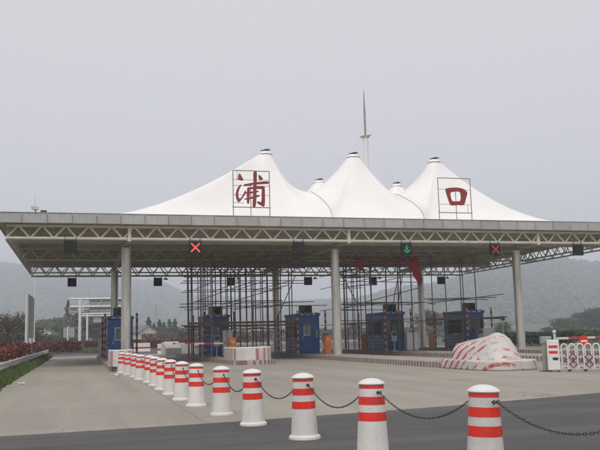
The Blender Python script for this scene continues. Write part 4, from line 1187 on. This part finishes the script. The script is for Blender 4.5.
for k, (u, v, Y, mt, sd_, wd, lb) in enumerate(((432, 314, 200, 'leaf_dark', 23, 1.2, 'dark tree seen through the scaffold left of the rightmost booth'), (352, 327, 220, 'leaf_mid', 21, 1.6, 'green tree right of the middle column'),
        (366, 331, 230, 'leaf_pale', 22, 1.6, 'pale green tree left of the fourth booth'), (262, 333, 150, 'leaf_brown', 13, 1.6, 'low brownish tree behind the left scaffold'), (244, 334, 160, 'leaf_mid', 21, 1.6, 'low green tree right of the second booth'),
        (186, 331, 165, 'leaf_brown', 13, 1.6, 'brownish tree at the left end of the scaffold'), (486, 334, 190, 'leaf_dark', 22, 1.5, 'dark tree right of the rightmost booth'))):
    tree('broad' if mt != 'leaf_brown' else 'sparse', u, v, Y, mt, lb, GS, sd_, wd)

# ------------------------------------------------------------------ houses and pylon far off
def house(u, Y, W, D, hw_, hr, label, gable=True, rz=0):
    p = at(u, 340, Y)
    r = thing('house', label, 'house', (p.x, Y, -.07), 'pale houses beyond the plaza'); r.rotation_euler.z = rz
    MB().prism([(-W/2, 0), (W/2, 0), (W/2, hw_), (0, hw_+hr), (-W/2, hw_)], 'y', -D/2, D/2).build('wall', MT['house_wall'], r, world=False)
    for sx in (-1, 1):
        a = [(sx*(W/2+.4), hw_-.25), (0, hw_+hr+.08), (0, hw_+hr+.3), (sx*(W/2+.4), hw_-.03)]
        MB().prism(a, 'y', -D/2-.3, D/2+.3).build('roof', MT['house_roof'], r, world=False)
    for x in (-W*.22, W*.22):
        wn = MB().box(x-.6, x+.6, -D/2-.03, -D/2-.004, hw_*.5, hw_*.5+1.4).build('window', MT['white_steel'], r, world=False)
        MB().box(x-.5, x+.5, -D/2-.05, -D/2-.032, hw_*.5+.1, hw_*.5+1.3).build('pane', MT['glass'], wn, world=False)
    MB().box(-.5, .5, -D/2-.04, -D/2-.004, 0, 2.1).build('door', MT['bark'], r, world=False)
house(44.5, 185, 5.6, 8, 3.1, 1.5, 'small pale gabled house between the green sign and the pale tree')
house(99, 200, 6, 9, 3.2, 1.6, 'pale house behind the gantry, left of the left booth', rz=.3)
house(140, 235, 6, 9, 3.6, 1.6, 'pale hazy house behind the conifers right of the left column', rz=.5)
house(252, 240, 14, 8, 3.0, 1.5, 'low white house far behind the left scaffold', rz=.1)
p = at(156, 340, 480); zt_ = at(156, 304, 480).z
r = thing('power_pylon', 'faint lattice power pylon above the conifers', 'pylon', (p.x, 480, -.07))
for sx, sy in ((-1,-1),(1,-1),(1,1),(-1,1)):
    MB().tube((sx*2.2, sy*2.2, -.05), (sx*.25, sy*.25, zt_), .16, 5, .1).build('leg', MT['grey_metal'], r, world=False)
b = MB()
for k in range(9):
    z0 = zt_*k/9; z1 = zt_*(k+1)/9; w0 = 2.2-1.95*k/9; w1 = 2.2-1.95*(k+1)/9
    for sy in (-1, 1): b.tube((-w0, sy*w0, z0), (w1, sy*w1, z1), .08, 4); b.tube((w0, sy*w0, z0), (-w1, sy*w1, z1), .08, 4)
b.build('lattice', MT['grey_metal'], r, world=False)
for z, L in ((zt_*.74, 3.6), (zt_*.86, 2.8)): MB().box(-L, L, -.12, .12, z-.1, z+.1).build('cross_arm', MT['grey_metal'], r, world=False)

# ------------------------------------------------------------------ scraps of litter on the concrete
for (u, v, lb) in ((22, 384, 'white scrap of litter on the left side of the lane'), (115.5, 375.5, 'small white scrap left of the farthest bollard'), (119, 376, 'crumpled white scrap at the foot of the farthest bollards')):
    d = fw+CR*((u-300)/FPX)+CU*((225-v)/FPX); P = Vector((0,0,H))+d*(-H/d.z)
    b = MB()
    for j in range(4):
        for i in range(4): b.v.append((P.x+(i-1.5)*.06+random.gauss(0,.01), P.y+(j-1.5)*.07, .012+abs(random.gauss(0,.022))))
    b.f = [(j*4+i, j*4+i+1, j*4+i+5, j*4+i+4) for j in range(3) for i in range(3)]
    o = b.build('litter_scrap', MT['white_steel']); o.modifiers.new('thickness', 'SOLIDIFY').thickness = .004
    tag(o, lb, 'litter', 'scraps of litter')

# ------------------------------------------------------------------ haze
hz, n, p = nodes('pale_haze'); n.nodes.remove(p)
pv = n.nodes.new('ShaderNodeVolumePrincipled'); pv.inputs['Color'].default_value = (.86, .91, 1.0, 1); pv.inputs['Density'].default_value = .00084; pv.inputs['Anisotropy'].default_value = 0.0
n.links.new(pv.outputs[0], n.nodes['Material Output'].inputs['Volume'])
o = MB().box(-1900, 3300, -300, 3300, -3.2, 225).build('haze', hz); o['kind'] = 'stuff'; o['label'] = 'pale grey haze filling the valley air'; o['category'] = 'haze'
